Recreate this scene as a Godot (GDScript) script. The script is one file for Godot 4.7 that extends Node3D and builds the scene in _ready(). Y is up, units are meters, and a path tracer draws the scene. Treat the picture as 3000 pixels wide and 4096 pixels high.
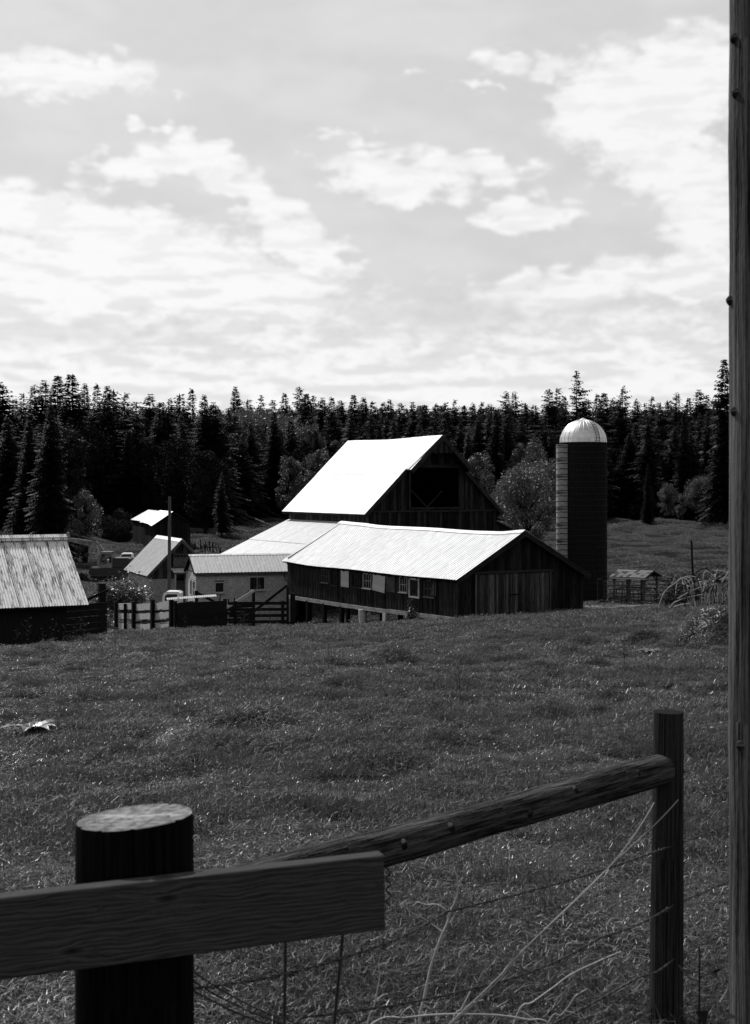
extends Node3D
# A weathered farm below a forest, seen over a pasture fence (black-and-white photograph).
# Units are metres; p3(x, depth, height) puts a point "depth" metres in front of the lens.

const EYE := 1.85
var rng := RandomNumberGenerator.new()
var lumps := FastNoiseLite.new()
var swell := FastNoiseLite.new()
var M := {}
var T := {}
var shared := {}
var taken := {}

func p3(x: float, d: float, y: float) -> Vector3:
	return Vector3(x, y, -d)

# ---------------------------------------------------------------- mesh collector
class MB:
	var v := PackedVector3Array()
	var n := PackedVector3Array()
	var t := PackedVector2Array()
	func tri(a: Vector3, b: Vector3, c: Vector3, ua := Vector2.ZERO, ub := Vector2.RIGHT, uc := Vector2.DOWN) -> void:
		var m := (b - a).cross(c - a).normalized()
		v.append(a); v.append(c); v.append(b)
		n.append(m); n.append(m); n.append(m)
		t.append(ua); t.append(uc); t.append(ub)
	func trin(a: Vector3, b: Vector3, c: Vector3, na: Vector3, nb: Vector3, nc: Vector3, ua: Vector2, ub: Vector2, uc: Vector2) -> void:
		v.append(a); v.append(c); v.append(b)
		n.append(na); n.append(nc); n.append(nb)
		t.append(ua); t.append(uc); t.append(ub)
	func quad(a: Vector3, b: Vector3, c: Vector3, d: Vector3, ua := Vector2.ZERO, ub := Vector2.RIGHT, uc := Vector2.ONE, ud := Vector2.DOWN) -> void:
		tri(a, b, c, ua, ub, uc)
		tri(a, c, d, ua, uc, ud)
	func quadn(a: Vector3, b: Vector3, c: Vector3, d: Vector3, na: Vector3, nb: Vector3, nc: Vector3, nd: Vector3, ua: Vector2, ub: Vector2, uc: Vector2, ud: Vector2) -> void:
		trin(a, b, c, na, nb, nc, ua, ub, uc)
		trin(a, c, d, na, nc, nd, ua, uc, ud)
	# box: centre, size, axes; texture runs along the longest side
	func box(c: Vector3, s: Vector3, b := Basis(), o := Vector2.ZERO) -> void:
		var long := 0
		if s.y > s.x and s.y >= s.z: long = 1
		elif s.z > s.x and s.z > s.y: long = 2
		var h := s * 0.5
		for ax in 3:
			var a1 := (ax + 1) % 3
			var a2 := (ax + 2) % 3
			for sg in [-1.0, 1.0]:
				var pts := []
				var uvs := []
				for q in [[-1, -1], [1, -1], [1, 1], [-1, 1]]:
					var l := Vector3.ZERO
					l[ax] = h[ax] * sg
					l[a1] = h[a1] * q[0] * sg
					l[a2] = h[a2] * q[1]
					pts.append(c + b * l)
					if a1 == long: uvs.append(o + Vector2(l[a1], l[a2]))
					elif a2 == long: uvs.append(o + Vector2(l[a2], l[a1]))
					else: uvs.append(o + Vector2(l[a1], l[a2]) + Vector2(3.3, 1.7))
				quad(pts[0], pts[1], pts[2], pts[3], uvs[0], uvs[1], uvs[2], uvs[3])
	# a quad with thickness; corners anticlockwise seen from the front, texture along the side from corner 0 to corner 3
	func slab(a: Vector3, b: Vector3, c: Vector3, d: Vector3, th: float, o := Vector2.ZERO) -> void:
		var m := (b - a).cross(d - a).normalized() * th
		var w := a.distance_to(b)
		var l := a.distance_to(d)
		var l2 := b.distance_to(c)
		quad(a, b, c, d, o, o + Vector2(0, w), o + Vector2(l2, w), o + Vector2(l, 0))
		quad(b - m, a - m, d - m, c - m, o + Vector2(0, w), o, o + Vector2(l, 0), o + Vector2(l2, w))
		quad(a - m, a, d, d - m, o, o + Vector2(0, th), o + Vector2(l, th), o + Vector2(l, 0))
		quad(b, b - m, c - m, c, o, o + Vector2(0, th), o + Vector2(l2, th), o + Vector2(l2, 0))
		quad(d, c, c - m, d - m, o, o + Vector2(0, w), o + Vector2(th, w), o + Vector2(th, 0))
		quad(a - m, b - m, b, a, o, o + Vector2(0, w), o + Vector2(th, w), o + Vector2(th, 0))
	# a sheet of boards whose upper face is the given one, thickness below
	func deck(a: Vector3, b: Vector3, c: Vector3, d: Vector3, th: float) -> void:
		if (b - a).cross(d - a).y > 0: slab(a, b, c, d, th)
		else: slab(b, a, d, c, th)
	# flat outline (x, y pairs, anticlockwise) pulled out along z, centred
	func extrude(pts: PackedVector2Array, z0: float, z1: float, xf := Transform3D()) -> void:
		var ids := Geometry2D.triangulate_polygon(pts)
		for i in range(0, ids.size(), 3):
			var A := pts[ids[i]]
			var B := pts[ids[i + 1]]
			var C := pts[ids[i + 2]]
			if (B - A).cross(C - A) < 0:
				var s := B
				B = C
				C = s
			tri(xf * Vector3(A.x, A.y, z1), xf * Vector3(B.x, B.y, z1), xf * Vector3(C.x, C.y, z1), A, B, C)
			tri(xf * Vector3(A.x, A.y, z0), xf * Vector3(C.x, C.y, z0), xf * Vector3(B.x, B.y, z0), A, C, B)
		var area := 0.0
		for i in pts.size():
			area += pts[i].cross(pts[(i + 1) % pts.size()])
		for i in pts.size():
			var A := pts[i]
			var B := pts[(i + 1) % pts.size()]
			if area < 0:
				var s := A
				A = B
				B = s
			quad(xf * Vector3(A.x, A.y, z0), xf * Vector3(B.x, B.y, z0), xf * Vector3(B.x, B.y, z1), xf * Vector3(A.x, A.y, z1), Vector2(A.x, z0), Vector2(B.x, z0), Vector2(B.x, z1), Vector2(A.x, z1))
	# round bar through points with radii; smooth; closed ends
	func tube(pts: Array, radii: Array, sides := 8, wob := 0.0, seed_ := 0) -> void:
		var rings := []
		var nor := []
		var run := 0.0
		var runs := []
		var rg := RandomNumberGenerator.new()
		rg.seed = seed_
		var up := Vector3(0.13, 1, 0.21).normalized()
		var prev := Vector3.ZERO
		for i in pts.size():
			var dirv: Vector3
			if i == 0: dirv = pts[1] - pts[0]
			elif i == pts.size() - 1: dirv = pts[i] - pts[i - 1]
			else: dirv = (pts[i + 1] - pts[i - 1])
			dirv = dirv.normalized()
			var sx: Vector3
			if prev == Vector3.ZERO:
				sx = dirv.cross(up)
				if sx.length() < 0.05: sx = dirv.cross(Vector3.RIGHT)
			else:
				sx = prev - dirv * prev.dot(dirv)
			sx = sx.normalized()
			prev = sx
			var sy := dirv.cross(sx).normalized()
			var ring := []
			var rn := []
			for k in sides + 1:
				var a := TAU * (k % sides) / sides
				var o := sx * cos(a) + sy * sin(a)
				var r: float = radii[min(i, radii.size() - 1)]
				ring.append(pts[i] + o * r * (1.0 + (wob * rg.randf_range(-1, 1) if k < sides else 0.0)))
				rn.append(o)
			ring[sides] = ring[0]
			rings.append(ring)
			nor.append(rn)
			if i > 0: run += pts[i].distance_to(pts[i - 1])
			runs.append(run)
		for i in pts.size() - 1:
			var r: float = radii[0]
			for k in sides:
				var c0 := TAU * r * k / sides
				var c1 := TAU * r * (k + 1) / sides
				quadn(rings[i][k], rings[i][k + 1], rings[i + 1][k + 1], rings[i + 1][k], nor[i][k], nor[i][k + 1], nor[i + 1][k + 1], nor[i + 1][k], Vector2(runs[i], c0), Vector2(runs[i], c1), Vector2(runs[i + 1], c1), Vector2(runs[i + 1], c0))
		for k in range(1, sides - 1):
			tri(rings[0][0], rings[0][k + 1], rings[0][k])
			tri(rings[-1][0], rings[-1][k], rings[-1][k + 1])
	func done(mat: Material) -> ArrayMesh:
		var a := []
		a.resize(Mesh.ARRAY_MAX)
		a[Mesh.ARRAY_VERTEX] = v
		a[Mesh.ARRAY_NORMAL] = n
		a[Mesh.ARRAY_TEX_UV] = t
		var m := ArrayMesh.new()
		m.add_surface_from_arrays(Mesh.PRIMITIVE_TRIANGLES, a)
		m.surface_set_material(0, mat)
		return m

# ---------------------------------------------------------------- naming and placing
func numbered(called: String) -> String:
	if not taken.has(called):
		taken[called] = 0
		return called
	taken[called] += 1
	return "%s_%03d" % [called, taken[called]]

func tag(o: Node, label: String, category: String, group := "", kind := "") -> void:
	if label: o.set_meta("label", label)
	if category: o.set_meta("category", category)
	if group: o.set_meta("group", group)
	if kind: o.set_meta("kind", kind)

func thing(called: String, label: String, category: String, at := Vector3.ZERO, turn := 0.0, group := "") -> Node3D:
	var o := Node3D.new()
	o.name = numbered(called)
	add_child(o)
	o.position = at
	o.rotation_degrees.y = turn
	tag(o, label, category, group)
	return o

func part(parent: Node, called: String, mesh: Mesh, xf := Transform3D()) -> MeshInstance3D:
	var o := MeshInstance3D.new()
	o.name = called if parent != self else numbered(called)
	o.mesh = mesh
	o.transform = xf
	parent.add_child(o, true)
	return o

func copy_of(o: Node3D, at: Vector3, turn: float, size := 1.0) -> Node3D:
	var c: Node3D = o.duplicate()
	c.name = numbered(String(o.name).trim_suffix("_000"))
	add_child(c)
	c.position = at
	c.rotation_degrees.y = turn
	c.scale = Vector3.ONE * size
	return c

# a board between two points; width lies along wdir
func plank(parent: Node, called: String, a: Vector3, b: Vector3, w: float, th: float, wdir: Vector3, mat: Material) -> MeshInstance3D:
	var l := snappedf(a.distance_to(b), 0.01)
	var x := (b - a).normalized()
	var z := x.cross(wdir).normalized()
	var y := z.cross(x).normalized()
	var key := "%.2f %.3f %.3f %d %d" % [l, w, th, rng.randi() % 5, mat.get_instance_id()]
	if not shared.has(key):
		var m := MB.new()
		m.box(Vector3.ZERO, Vector3(l, w, th), Basis(), Vector2(rng.randf() * 3.0, rng.randf()))
		shared[key] = m.done(mat)
	return part(parent, called, shared[key], Transform3D(Basis(x, y, z), (a + b) * 0.5))

func boxpart(parent: Node, called: String, c: Vector3, s: Vector3, mat: Material, b := Basis()) -> MeshInstance3D:
	var m := MB.new()
	m.box(Vector3.ZERO, s, Basis(), Vector2(rng.randf() * 2.0, rng.randf()))
	return part(parent, called, m.done(mat), Transform3D(b, c))

# boards standing side by side between x0 and x1 along xdir from org; bottoms and tops given as functions of x; holes are [x0, x1, y0, y1]
func upright_boards(parent: Node, called: String, org: Vector3, xdir: Vector3, x0: float, x1: float, bw: float, bot: Callable, top: Callable, holes: Array, mats: Array, rag := 0.02) -> void:
	var nrm := xdir.cross(Vector3.UP).normalized()
	var x := x0
	var k := 0
	while x < x1 - 0.01:
		var w := bw * rng.randf_range(0.78, 1.2)
		if x + w > x1 - bw * 0.4: w = x1 - x
		var a := x - 0.006
		var b := x + w + 0.006
		var mid := x + w * 0.5
		var spans := [[0.0, 1.0, true, true]]
		var lo: float = bot.call(mid) - rng.randf() * rag
		var segs := [[lo, null]]
		for h in holes:
			if b > h[0] and a < h[1] and mid > h[0] - w * 0.2 and mid < h[1] + w * 0.2:
				segs = [[lo, h[2]], [h[3], null]]
		var mat: Material = mats[rng.randi() % mats.size()]
		var off := nrm * (0.014 * (k % 2) + rng.randf() * 0.006)
		for s in segs:
			var ya: float = s[0]
			var yl: float = top.call(a) if s[1] == null else s[1]
			var yr: float = top.call(b) if s[1] == null else s[1]
			if yl - ya < 0.03 and yr - ya < 0.03: continue
			yl = maxf(yl, ya + 0.01)
			yr = maxf(yr, ya + 0.01)
			var m := MB.new()
			m.slab(org + xdir * a + Vector3.UP * ya + off, org + xdir * b + Vector3.UP * ya + off, org + xdir * b + Vector3.UP * yr + off, org + xdir * a + Vector3.UP * yl + off, 0.022, Vector2(rng.randf() * 4.0, rng.randf() * 2.0))
			part(parent, called, m.done(mat))
		x += w
		k += 1

# metal sheets laid from a top line to a bottom line; prof is the cross section of one sheet [(share, height)]
func sheets(parent: Node, called: String, t0: Vector3, t1: Vector3, b0: Vector3, b1: Vector3, count: int, prof: Array, mats: Array, sagt := [], sagb := [], rows := 1) -> void:
	var nrm := (t1 - t0).cross(b0 - t0).normalized()
	if nrm.y < 0: nrm = -nrm
	for i in count:
		var m := MB.new()
		var last: Array = []
		var uo := Vector2(rng.randf() * 5.0, rng.randf() * 3.0)
		var lift := nrm * (0.004 * (i % 2) + rng.randf() * 0.003)
		for p in prof:
			var f: float = (i + p[0]) / count
			var tp: Vector3 = t0.lerp(t1, f) + nrm * p[1] + lift
			var bp: Vector3 = b0.lerp(b1, f) + nrm * p[1] + lift
			if sagt: tp.y -= curve_at(sagt, f)
			if sagb: bp.y -= curve_at(sagb, f)
			var here := [tp, bp, p[0]]
			if last:
				var l: float = tp.distance_to(bp)
				m.quad(last[1], bp, tp, last[0], uo + Vector2(l, last[2]), uo + Vector2(l, p[0]), uo + Vector2(0, p[0]), uo + Vector2(0, last[2]))
			last = here
		part(parent, called, m.done(mats[rng.randi() % mats.size()]))

func curve_at(c: Array, f: float) -> float:
	for i in c.size() - 1:
		if f <= c[i + 1][0]:
			var k: float = clampf((f - c[i][0]) / (c[i + 1][0] - c[i][0]), 0, 1)
			k = k * k * (3 - 2 * k)
			return lerpf(c[i][1], c[i + 1][1], k)
	return c[-1][1]

func ribbed(ribs: int, hgt: float, wid: float) -> Array:
	var out := [[0.0, hgt], [wid * 0.3, hgt]]
	for k in ribs:
		var c := float(k) / ribs
		if k > 0: out.append_array([[c - wid * 0.7, 0.0], [c - wid * 0.3, hgt], [c + wid * 0.3, hgt]])
		out.append([c + wid * 0.7, 0.0])
	out.append([1.0 - wid * 0.7, 0.0])
	out.append([1.0 - wid * 0.3, hgt])
	out.append([1.0 + wid * 0.3, hgt + 0.004])
	return out

func waved(waves: int, hgt: float) -> Array:
	var out := []
	for k in waves * 4 + 1:
		out.append([float(k) / (waves * 4), hgt * 0.5 * (1.0 + cos(TAU * k / 4.0))])
	return out

# window: c is its middle on the wall face, nrm points out
func window_part(parent: Node, c: Vector3, xd: Vector3, w: float, h: float, cols: int, rows: int, fm: Material, fw: float, glass: Material, sill := true) -> Node3D:
	var nrm := xd.cross(Vector3.UP).normalized()
	var bs := Basis(xd, Vector3.UP, nrm)
	var o := Node3D.new()
	o.name = "window"
	parent.add_child(o, true)
	o.transform = Transform3D(bs, c)
	var f := MB.new()
	f.box(Vector3(-w / 2 + fw / 2, 0, 0), Vector3(fw, h, 0.07))
	f.box(Vector3(w / 2 - fw / 2, 0, 0), Vector3(fw, h, 0.07))
	f.box(Vector3(0, h / 2 - fw / 2, 0), Vector3(w - fw * 2, fw, 0.066))
	f.box(Vector3(0, -h / 2 + fw / 2, 0), Vector3(w - fw * 2, fw, 0.066))
	part(o, "frame", f.done(fm))
	var iw := w - fw * 2
	var ih := h - fw * 2
	var mu := MB.new()
	for k in range(1, cols):
		mu.box(Vector3(-iw / 2 + iw * k / cols, 0, 0), Vector3(0.022, ih, 0.03))
	for k in range(1, rows):
		mu.box(Vector3(0, -ih / 2 + ih * k / rows, 0), Vector3(iw, 0.03 if k * 2 == rows else 0.022, 0.034))
	if cols * rows > 1: part(o, "muntin", mu.done(fm))
	for i in cols:
		for j in rows:
			var g := MB.new()
			g.box(Vector3(-iw / 2 + iw * (i + 0.5) / cols, -ih / 2 + ih * (j + 0.5) / rows, -0.005), Vector3(iw / cols - 0.004, ih / rows - 0.004, 0.004))
			part(o, "pane", g.done(glass))
	if sill:
		boxpart(o, "sill", Vector3(0, -h / 2 - 0.02, 0.03), Vector3(w + 0.1, 0.038, 0.14), fm)
	return o

# ---------------------------------------------------------------- textures and materials
func tex(w: int, h: int, f: Callable) -> ImageTexture:
	var b := PackedByteArray()
	b.resize(w * h)
	for y in h:
		for x in w:
			var q: float = clampf(f.call(float(x), float(y)), 0.0, 1.0)
			b[y * w + x] = int(255.0 * pow(q, 1.0 / 2.2) + 0.5)
	return ImageTexture.create_from_image(Image.create_from_data(w, h, false, Image.FORMAT_L8, b))

func flatnoise(sd: int, freq: float, oct := 4) -> FastNoiseLite:
	var f := FastNoiseLite.new()
	f.seed = sd
	f.frequency = freq
	f.noise_type = FastNoiseLite.TYPE_SIMPLEX
	f.fractal_type = FastNoiseLite.FRACTAL_FBM
	f.fractal_octaves = oct
	return f

func mat(called: String, lin: float, rough: float, t: Texture2D = null, sc := Vector2.ONE, bumpy := 0.0, tri := false, spec := 0.5) -> StandardMaterial3D:
	var m := StandardMaterial3D.new()
	m.resource_name = called
	m.albedo_color = Color(lin, lin, lin).linear_to_srgb()
	m.roughness = rough
	m.metallic_specular = minf(spec, 0.14) if lin < 0.13 and rough > 0.7 else spec
	if t:
		m.albedo_texture = t
		m.uv1_scale = Vector3(sc.x, sc.y, sc.x)
	if tri:
		m.uv1_triplanar = true
	if bumpy > 0.0:
		m.heightmap_enabled = true
		m.heightmap_texture = t
		m.heightmap_scale = bumpy
	M[called] = m
	return m

func make_materials() -> void:
	var a := flatnoise(3, 0.02)
	var b := flatnoise(9, 0.05, 3)
	# sawn and weathered wood: grain along u, knots and dark streaks
	T.wood = tex(512, 256, func(x, y): return 0.62 + 0.30 * a.get_noise_2d(x * 0.22, y * 2.6) + 0.22 * b.get_noise_2d(x * 0.1 + 300.0, y * 4.5) + 0.1 * b.get_noise_2d(x * 2.0, y * 7.0))
	T.old_wood = tex(512, 256, func(x, y): return clampf(0.5 + 0.55 * a.get_noise_2d(x * 0.12 + 50.0, y * 3.2) + 0.40 * b.get_noise_2d(x * 0.16, y * 5.0) + 0.18 * b.get_noise_2d(x * 1.5, y * 8.0), 0.06, 1.0))
	# softwood board: swirling grain bands round knots
	var knots := [[90.0, 60.0], [300.0, 170.0], [430.0, 40.0]]
	T.board = tex(768, 256, func(x, y): 
		var yy: float = y + 9.0 * a.get_noise_2d(x * 0.35, y * 0.4 + 77.0)
		for k in knots:
			var dx: float = (x - k[0]) / 46.0
			var dy: float = (y - k[1]) / 15.0
			yy += 16.0 * dy * exp(-(dx * dx + dy * dy) * 0.5)
		var g: float = 0.5 + 0.5 * sin(yy * 0.42 + 3.0 * a.get_noise_2d(x * 0.1, yy * 0.7))
		var r: float = 0.42 + 0.34 * g + 0.28 * b.get_noise_2d(x * 0.2, yy * 3.4) + 0.1 * b.get_noise_2d(x * 3.0, y * 6.0)
		for k in knots:
			var q: float = Vector2((x - k[0]) / 13.0, (y - k[1]) / 9.0).length()
			r *= 1.0 - 0.75 * exp(-q * q) + 0.25 * exp(-pow(q - 1.6, 2.0) * 6.0)
		return r)
	# sawn end of a post: rings, checks, a pale weathered cross
	T.rings = tex(512, 512, func(x, y):
		var q := Vector2(x - 256.0 - 26.0, y - 256.0 + 14.0)
		var w: float = q.length() + 14.0 * a.get_noise_2d(x * 0.5, y * 0.5)
		var ang := q.angle()
		var r: float = 0.36 + 0.09 * sin(w * 0.28) + 0.5 * a.get_noise_2d(x * 0.7, y * 0.7) + 0.12 * b.get_noise_2d(x * 3.0, y * 3.0)
		for s in [[0.15, 0.16, 0.6], [3.4, 0.24, 0.6], [1.9, 0.14, 0.35], [4.9, 0.12, 0.3]]:
			var da: float = absf(angle_difference(ang, s[0] + 0.25 * a.get_noise_1d(w * 0.8)))
			r += s[2] * exp(-pow(da * maxf(w, 12.0) / (s[1] * 130.0), 2.0)) * (1.0 - smoothstep(150.0, 215.0, w))
		for s in [0.62, 2.5, 4.4, 5.5]:
			var da: float = absf(angle_difference(ang, s + 0.16 * a.get_noise_1d(w * 1.3 + s * 90.0)))
			r -= 0.36 * exp(-pow(da * w / 3.2, 2.0)) * smoothstep(30.0, 90.0, w)
		if w > 222.0: r *= 0.62
		return clampf(r, 0.03, 1.0))
	T.blotch = tex(512, 512, func(x, y): return 0.72 + 0.30 * a.get_noise_2d(x, y) + 0.16 * b.get_noise_2d(x * 2.0, y * 2.0))
	T.metal = tex(256, 256, func(x, y): return 0.84 + 0.12 * a.get_noise_2d(x * 0.6, y * 1.2) + 0.08 * b.get_noise_2d(x * 2.0, y * 2.4) + 0.16 * a.get_noise_2d(x * 0.12, y * 2.6 + 500.0))
	# white coating flaked off a roof in long runs down the slope
	T.flaked = tex(768, 384, func(x, y):
		var p: float = a.get_noise_2d(x * 0.42, y * 3.0) + 0.55 * b.get_noise_2d(x * 0.30 + 200.0, y * 2.4) + 1.1 * a.get_noise_2d(x * 0.16 + 900.0, y * 0.3)
		var k: float = smoothstep(0.36, 0.44, p)
		return lerpf(0.9 + 0.1 * b.get_noise_2d(x, y), 0.16 + 0.12 * b.get_noise_2d(x * 2.0, y * 3.0), k))
	# concrete ring of the silo chute, with soot-dark runs
	T.stained = tex(512, 256, func(x, y):
		var c: float = absf(x / 512.0 - 0.52) * 2.0
		var e: float = absf(y / 256.0 - 0.46) * 2.0
		var k: float = smoothstep(0.05, 0.32, 0.82 - c * 0.62 - e * 0.95 + 0.5 * a.get_noise_2d(x * 1.4, y * 1.6))
		return lerpf(0.8 + 0.3 * b.get_noise_2d(x * 0.7, y * 0.7), 0.07, k))
	T.soil = tex(512, 512, func(x, y): return clampf(0.55 + 0.5 * a.get_noise_2d(x * 0.6, y * 0.6) + 0.35 * b.get_noise_2d(x * 3.0, y * 3.0), 0.1, 1.0))
	T.grime = tex(512, 256, func(x, y): return clampf(0.74 + 0.34 * a.get_noise_2d(x * 0.5, y * 0.9) + 0.25 * b.get_noise_2d(x * 0.5, y * 3.0), 0.2, 1.0))

	# --- wood
	mat("dark_siding", 0.03, 0.9, T.old_wood, Vector2(0.5, 1.0))
	mat("brown_siding", 0.042, 0.9, T.old_wood, Vector2(0.43, 1.1))
	mat("black_siding", 0.012, 0.9, T.old_wood, Vector2(0.55, 0.9))
	mat("silver_siding", 0.1, 0.9, T.old_wood, Vector2(0.5, 1.3))
	mat("door_wood", 0.08, 0.9, T.old_wood, Vector2(0.4, 1.2))
	mat("door_wood_pale", 0.13, 0.9, T.old_wood, Vector2(0.4, 1.2))
	mat("barn_wood", 0.02, 0.9, T.old_wood, Vector2(0.45, 1.0))
	mat("barn_wood_grey", 0.045, 0.9, T.old_wood, Vector2(0.45, 1.0))
	mat("sill_beam", 0.36, 0.9, T.old_wood, Vector2(0.8, 1.2))
	mat("timber", 0.012, 0.9, T.wood, Vector2(0.6, 1.0))
	mat("grey_fence", 0.5, 0.9, T.wood, Vector2(0.7, 1.4))
	mat("dark_fence", 0.016, 0.9, T.wood, Vector2(0.7, 1.4))
	mat("shade_black_wood", 0.02, 0.9, T.wood, Vector2(0.7, 1.4))  # weathered wood coloured near black to stand in for shade
	mat("shingle_wood", 0.17, 0.9, T.wood, Vector2(2.0, 2.0))
	mat("painted_trim", 0.28, 0.8, T.grime, Vector2(1, 1))
	mat("grey_trim", 0.07, 0.85, T.grime, Vector2(1, 1))
	mat("creosote", 0.006, 0.75, T.old_wood, Vector2(1.2, 3.0), 0.25)
	mat("post_end", 0.21, 0.85, T.rings, Vector2.ONE, 0.2)
	mat("brace_board", 0.068, 0.8, T.board, Vector2(0.95, 6.4), 0.12)
	mat("rail_bark", 0.08, 0.85, T.old_wood, Vector2(1.6, 3.0), 1.2)
	mat("round_post", 0.045, 0.85, T.old_wood, Vector2(0.9, 6.0), 0.4)
	mat("pole_wood", 0.12, 0.85, T.old_wood, Vector2(0.55, 2.4), 0.6)
	mat("bark", 0.014, 0.95, T.old_wood, Vector2(0.3, 1.0))
	mat("dry_cane", 0.55, 0.75, T.wood, Vector2(2.0, 6.0))
	mat("dead_cane", 0.4, 0.8, T.wood, Vector2(1.0, 4.0))
	mat("rusty_wire", 0.012, 0.6, null)
	mat("bright_wire", 0.2, 0.4, null)
	# --- painted and metal
	mat("white_roof", 0.76, 0.55, T.metal, Vector2(0.4, 0.4))
	mat("leanto_roof", 0.43, 0.6, T.metal, Vector2(0.5, 0.5))
	mat("cottage_roof", 0.6, 0.6, T.metal, Vector2(0.7, 0.7))
	mat("dull_roof", 0.36, 0.6, T.metal, Vector2(0.7, 0.7))
	mat("galvanised", 0.42, 0.5, T.metal, Vector2(0.6, 0.6))
	mat("flaked_roof", 0.62, 0.65, T.flaked, Vector2(0.22, 0.8))
	mat("clapboard", 0.36, 0.8, T.grime, Vector2(0.5, 1.4))
	mat("plaster", 0.3, 0.9, T.blotch, Vector2(0.4, 0.4))
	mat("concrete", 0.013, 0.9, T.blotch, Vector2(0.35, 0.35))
	mat("pale_concrete", 0.45, 0.9, T.blotch, Vector2(0.6, 0.6))
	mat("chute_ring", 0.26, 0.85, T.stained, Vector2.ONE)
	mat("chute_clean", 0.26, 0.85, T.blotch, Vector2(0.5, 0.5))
	mat("hoop_iron", 0.006, 0.7)
	var dm := mat("dome_metal", 0.62, 0.42, T.metal, Vector2(0.4, 0.4))
	dm.metallic = 0.75
	mat("machine_paint", 0.2, 0.5, T.grime, Vector2(0.3, 0.3))
	mat("machine_dark", 0.015, 0.7)
	mat("track_steel", 0.06, 0.6)
	mat("white_paint", 0.72, 0.4)
	mat("decal_black", 0.008, 0.6)
	mat("rubber", 0.01, 0.9)
	var gl := mat("glass", 0.03, 0.05)
	gl.albedo_color = Color(0.03, 0.03, 0.03, 0.35)
	gl.transparency = BaseMaterial3D.TRANSPARENCY_ALPHA
	mat("curtain", 0.45, 0.9)
	# --- growing things
	var lf := mat("needles", 0.01, 0.7)
	lf.metallic_specular = 0.3
	mat("needles_far", 0.012, 0.75, null, Vector2.ONE, 0.0, false, 0.3)
	var br := mat("broad_leaf", 0.021, 0.55)
	br.backlight_enabled = true
	br.backlight = Color(0.25, 0.25, 0.25)
	var sl := mat("shrub_leaf", 0.038, 0.4)
	sl.backlight_enabled = true
	sl.backlight = Color(0.2, 0.2, 0.2)
	var gr := mat("grass_blade", 0.028, 0.35)
	gr.backlight_enabled = true
	gr.backlight = Color(0.25, 0.25, 0.25)
	for q in [["grass_mid", 0.40], ["grass_far", 0.58], ["grass_dark", 0.6]]:
		var g2 := mat(q[0], 0.013 if q[0] == "grass_dark" else 0.030, q[1])
		g2.backlight_enabled = true
		g2.backlight = Color(0.25, 0.25, 0.25)
	mat("dry_glint_blade", 0.3, 0.5)  # dry stems paled so their colour gives the turf its glints
	mat("weed", 0.016, 0.72)
	var so := mat("pasture_soil", 0.013, 0.95, T.soil, Vector2(0.21, 0.21))
	so.uv1_triplanar = true
	so.uv1_world_triplanar = true
	mat("gravel", 0.13, 0.95, T.soil, Vector2(0.6, 0.6), 0.0, true)

# ---------------------------------------------------------------- sky
# clouds as directions: azimuth and height of the middle, half sizes (degrees), tilt (degrees), weight
var CLOUDS := [
	[-13.97, 16.66, 4.2, 0.95, 2.0, 1.05], [-11.5, 17.2, 2.0, 0.4, 4.0, 0.85], [-10.2, 17.0, 0.9, 0.35, -14.0, 0.75],
	[11.05, 15.6, 3.4, 2.5, 0.0, 1.2], [13.3, 16.5, 3.2, 2.2, 8.0, 1.25], [12.6, 13.2, 3.0, 1.7, -25.0, 1.15], [14.2, 10.6, 2.1, 1.9, -10.0, 1.1], [9.2, 15.6, 1.9, 1.2, 10.0, 1.0],
	[-10.15, 13.3, 2.3, 0.65, 5.0, 1.05], [-7.3, 13.6, 2.1, 0.95, -14.0, 1.05], [-5.2, 12.3, 3.2, 0.9, -28.0, 1.0], [-3.2, 10.3, 2.9, 1.1, -33.0, 1.0], [-10.0, 14.8, 1.0, 0.32, 0.0, 0.95],
	[0.66, 13.3, 3.6, 0.75, -4.0, 1.0], [4.35, 13.4, 3.0, 0.65, -8.0, 0.95], [1.4, 12.5, 2.8, 0.6, 0.0, 0.95],
	[6.67, 11.4, 2.3, 0.85, 2.0, 1.15],
	[-13.9, 11.2, 5.0, 1.1, -5.0, 1.1], [-9.2, 10.1, 6.2, 1.4, -14.0, 1.15], [-12.9, 8.7, 5.8, 2.3, 0.0, 1.2], [-6.3, 8.3, 5.5, 1.8, -9.0, 1.15],
	[9.2, 8.4, 5.8, 1.0, 7.0, 1.0], [14.0, 8.6, 3.0, 1.3, 0.0, 1.1],
	[5.4, 17.6, 1.0, 0.5, -12.0, 0.62], [7.8, 17.3, 1.2, 0.5, 0.0, 0.55], [4.5, 16.6, 1.0, 0.16, -15.0, 0.5], [2.0, 17.2, 0.6, 0.16, 0.0, 0.45], [-0.9, 14.6, 1.2, 0.16, 0.0, 0.4], [-8.5, 15.9, 0.5, 0.22, -20.0, 0.6],
]
var sky_a: FastNoiseLite
var sky_b: FastNoiseLite
var sky_c: FastNoiseLite
var sun_dir := Vector3.ZERO

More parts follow.
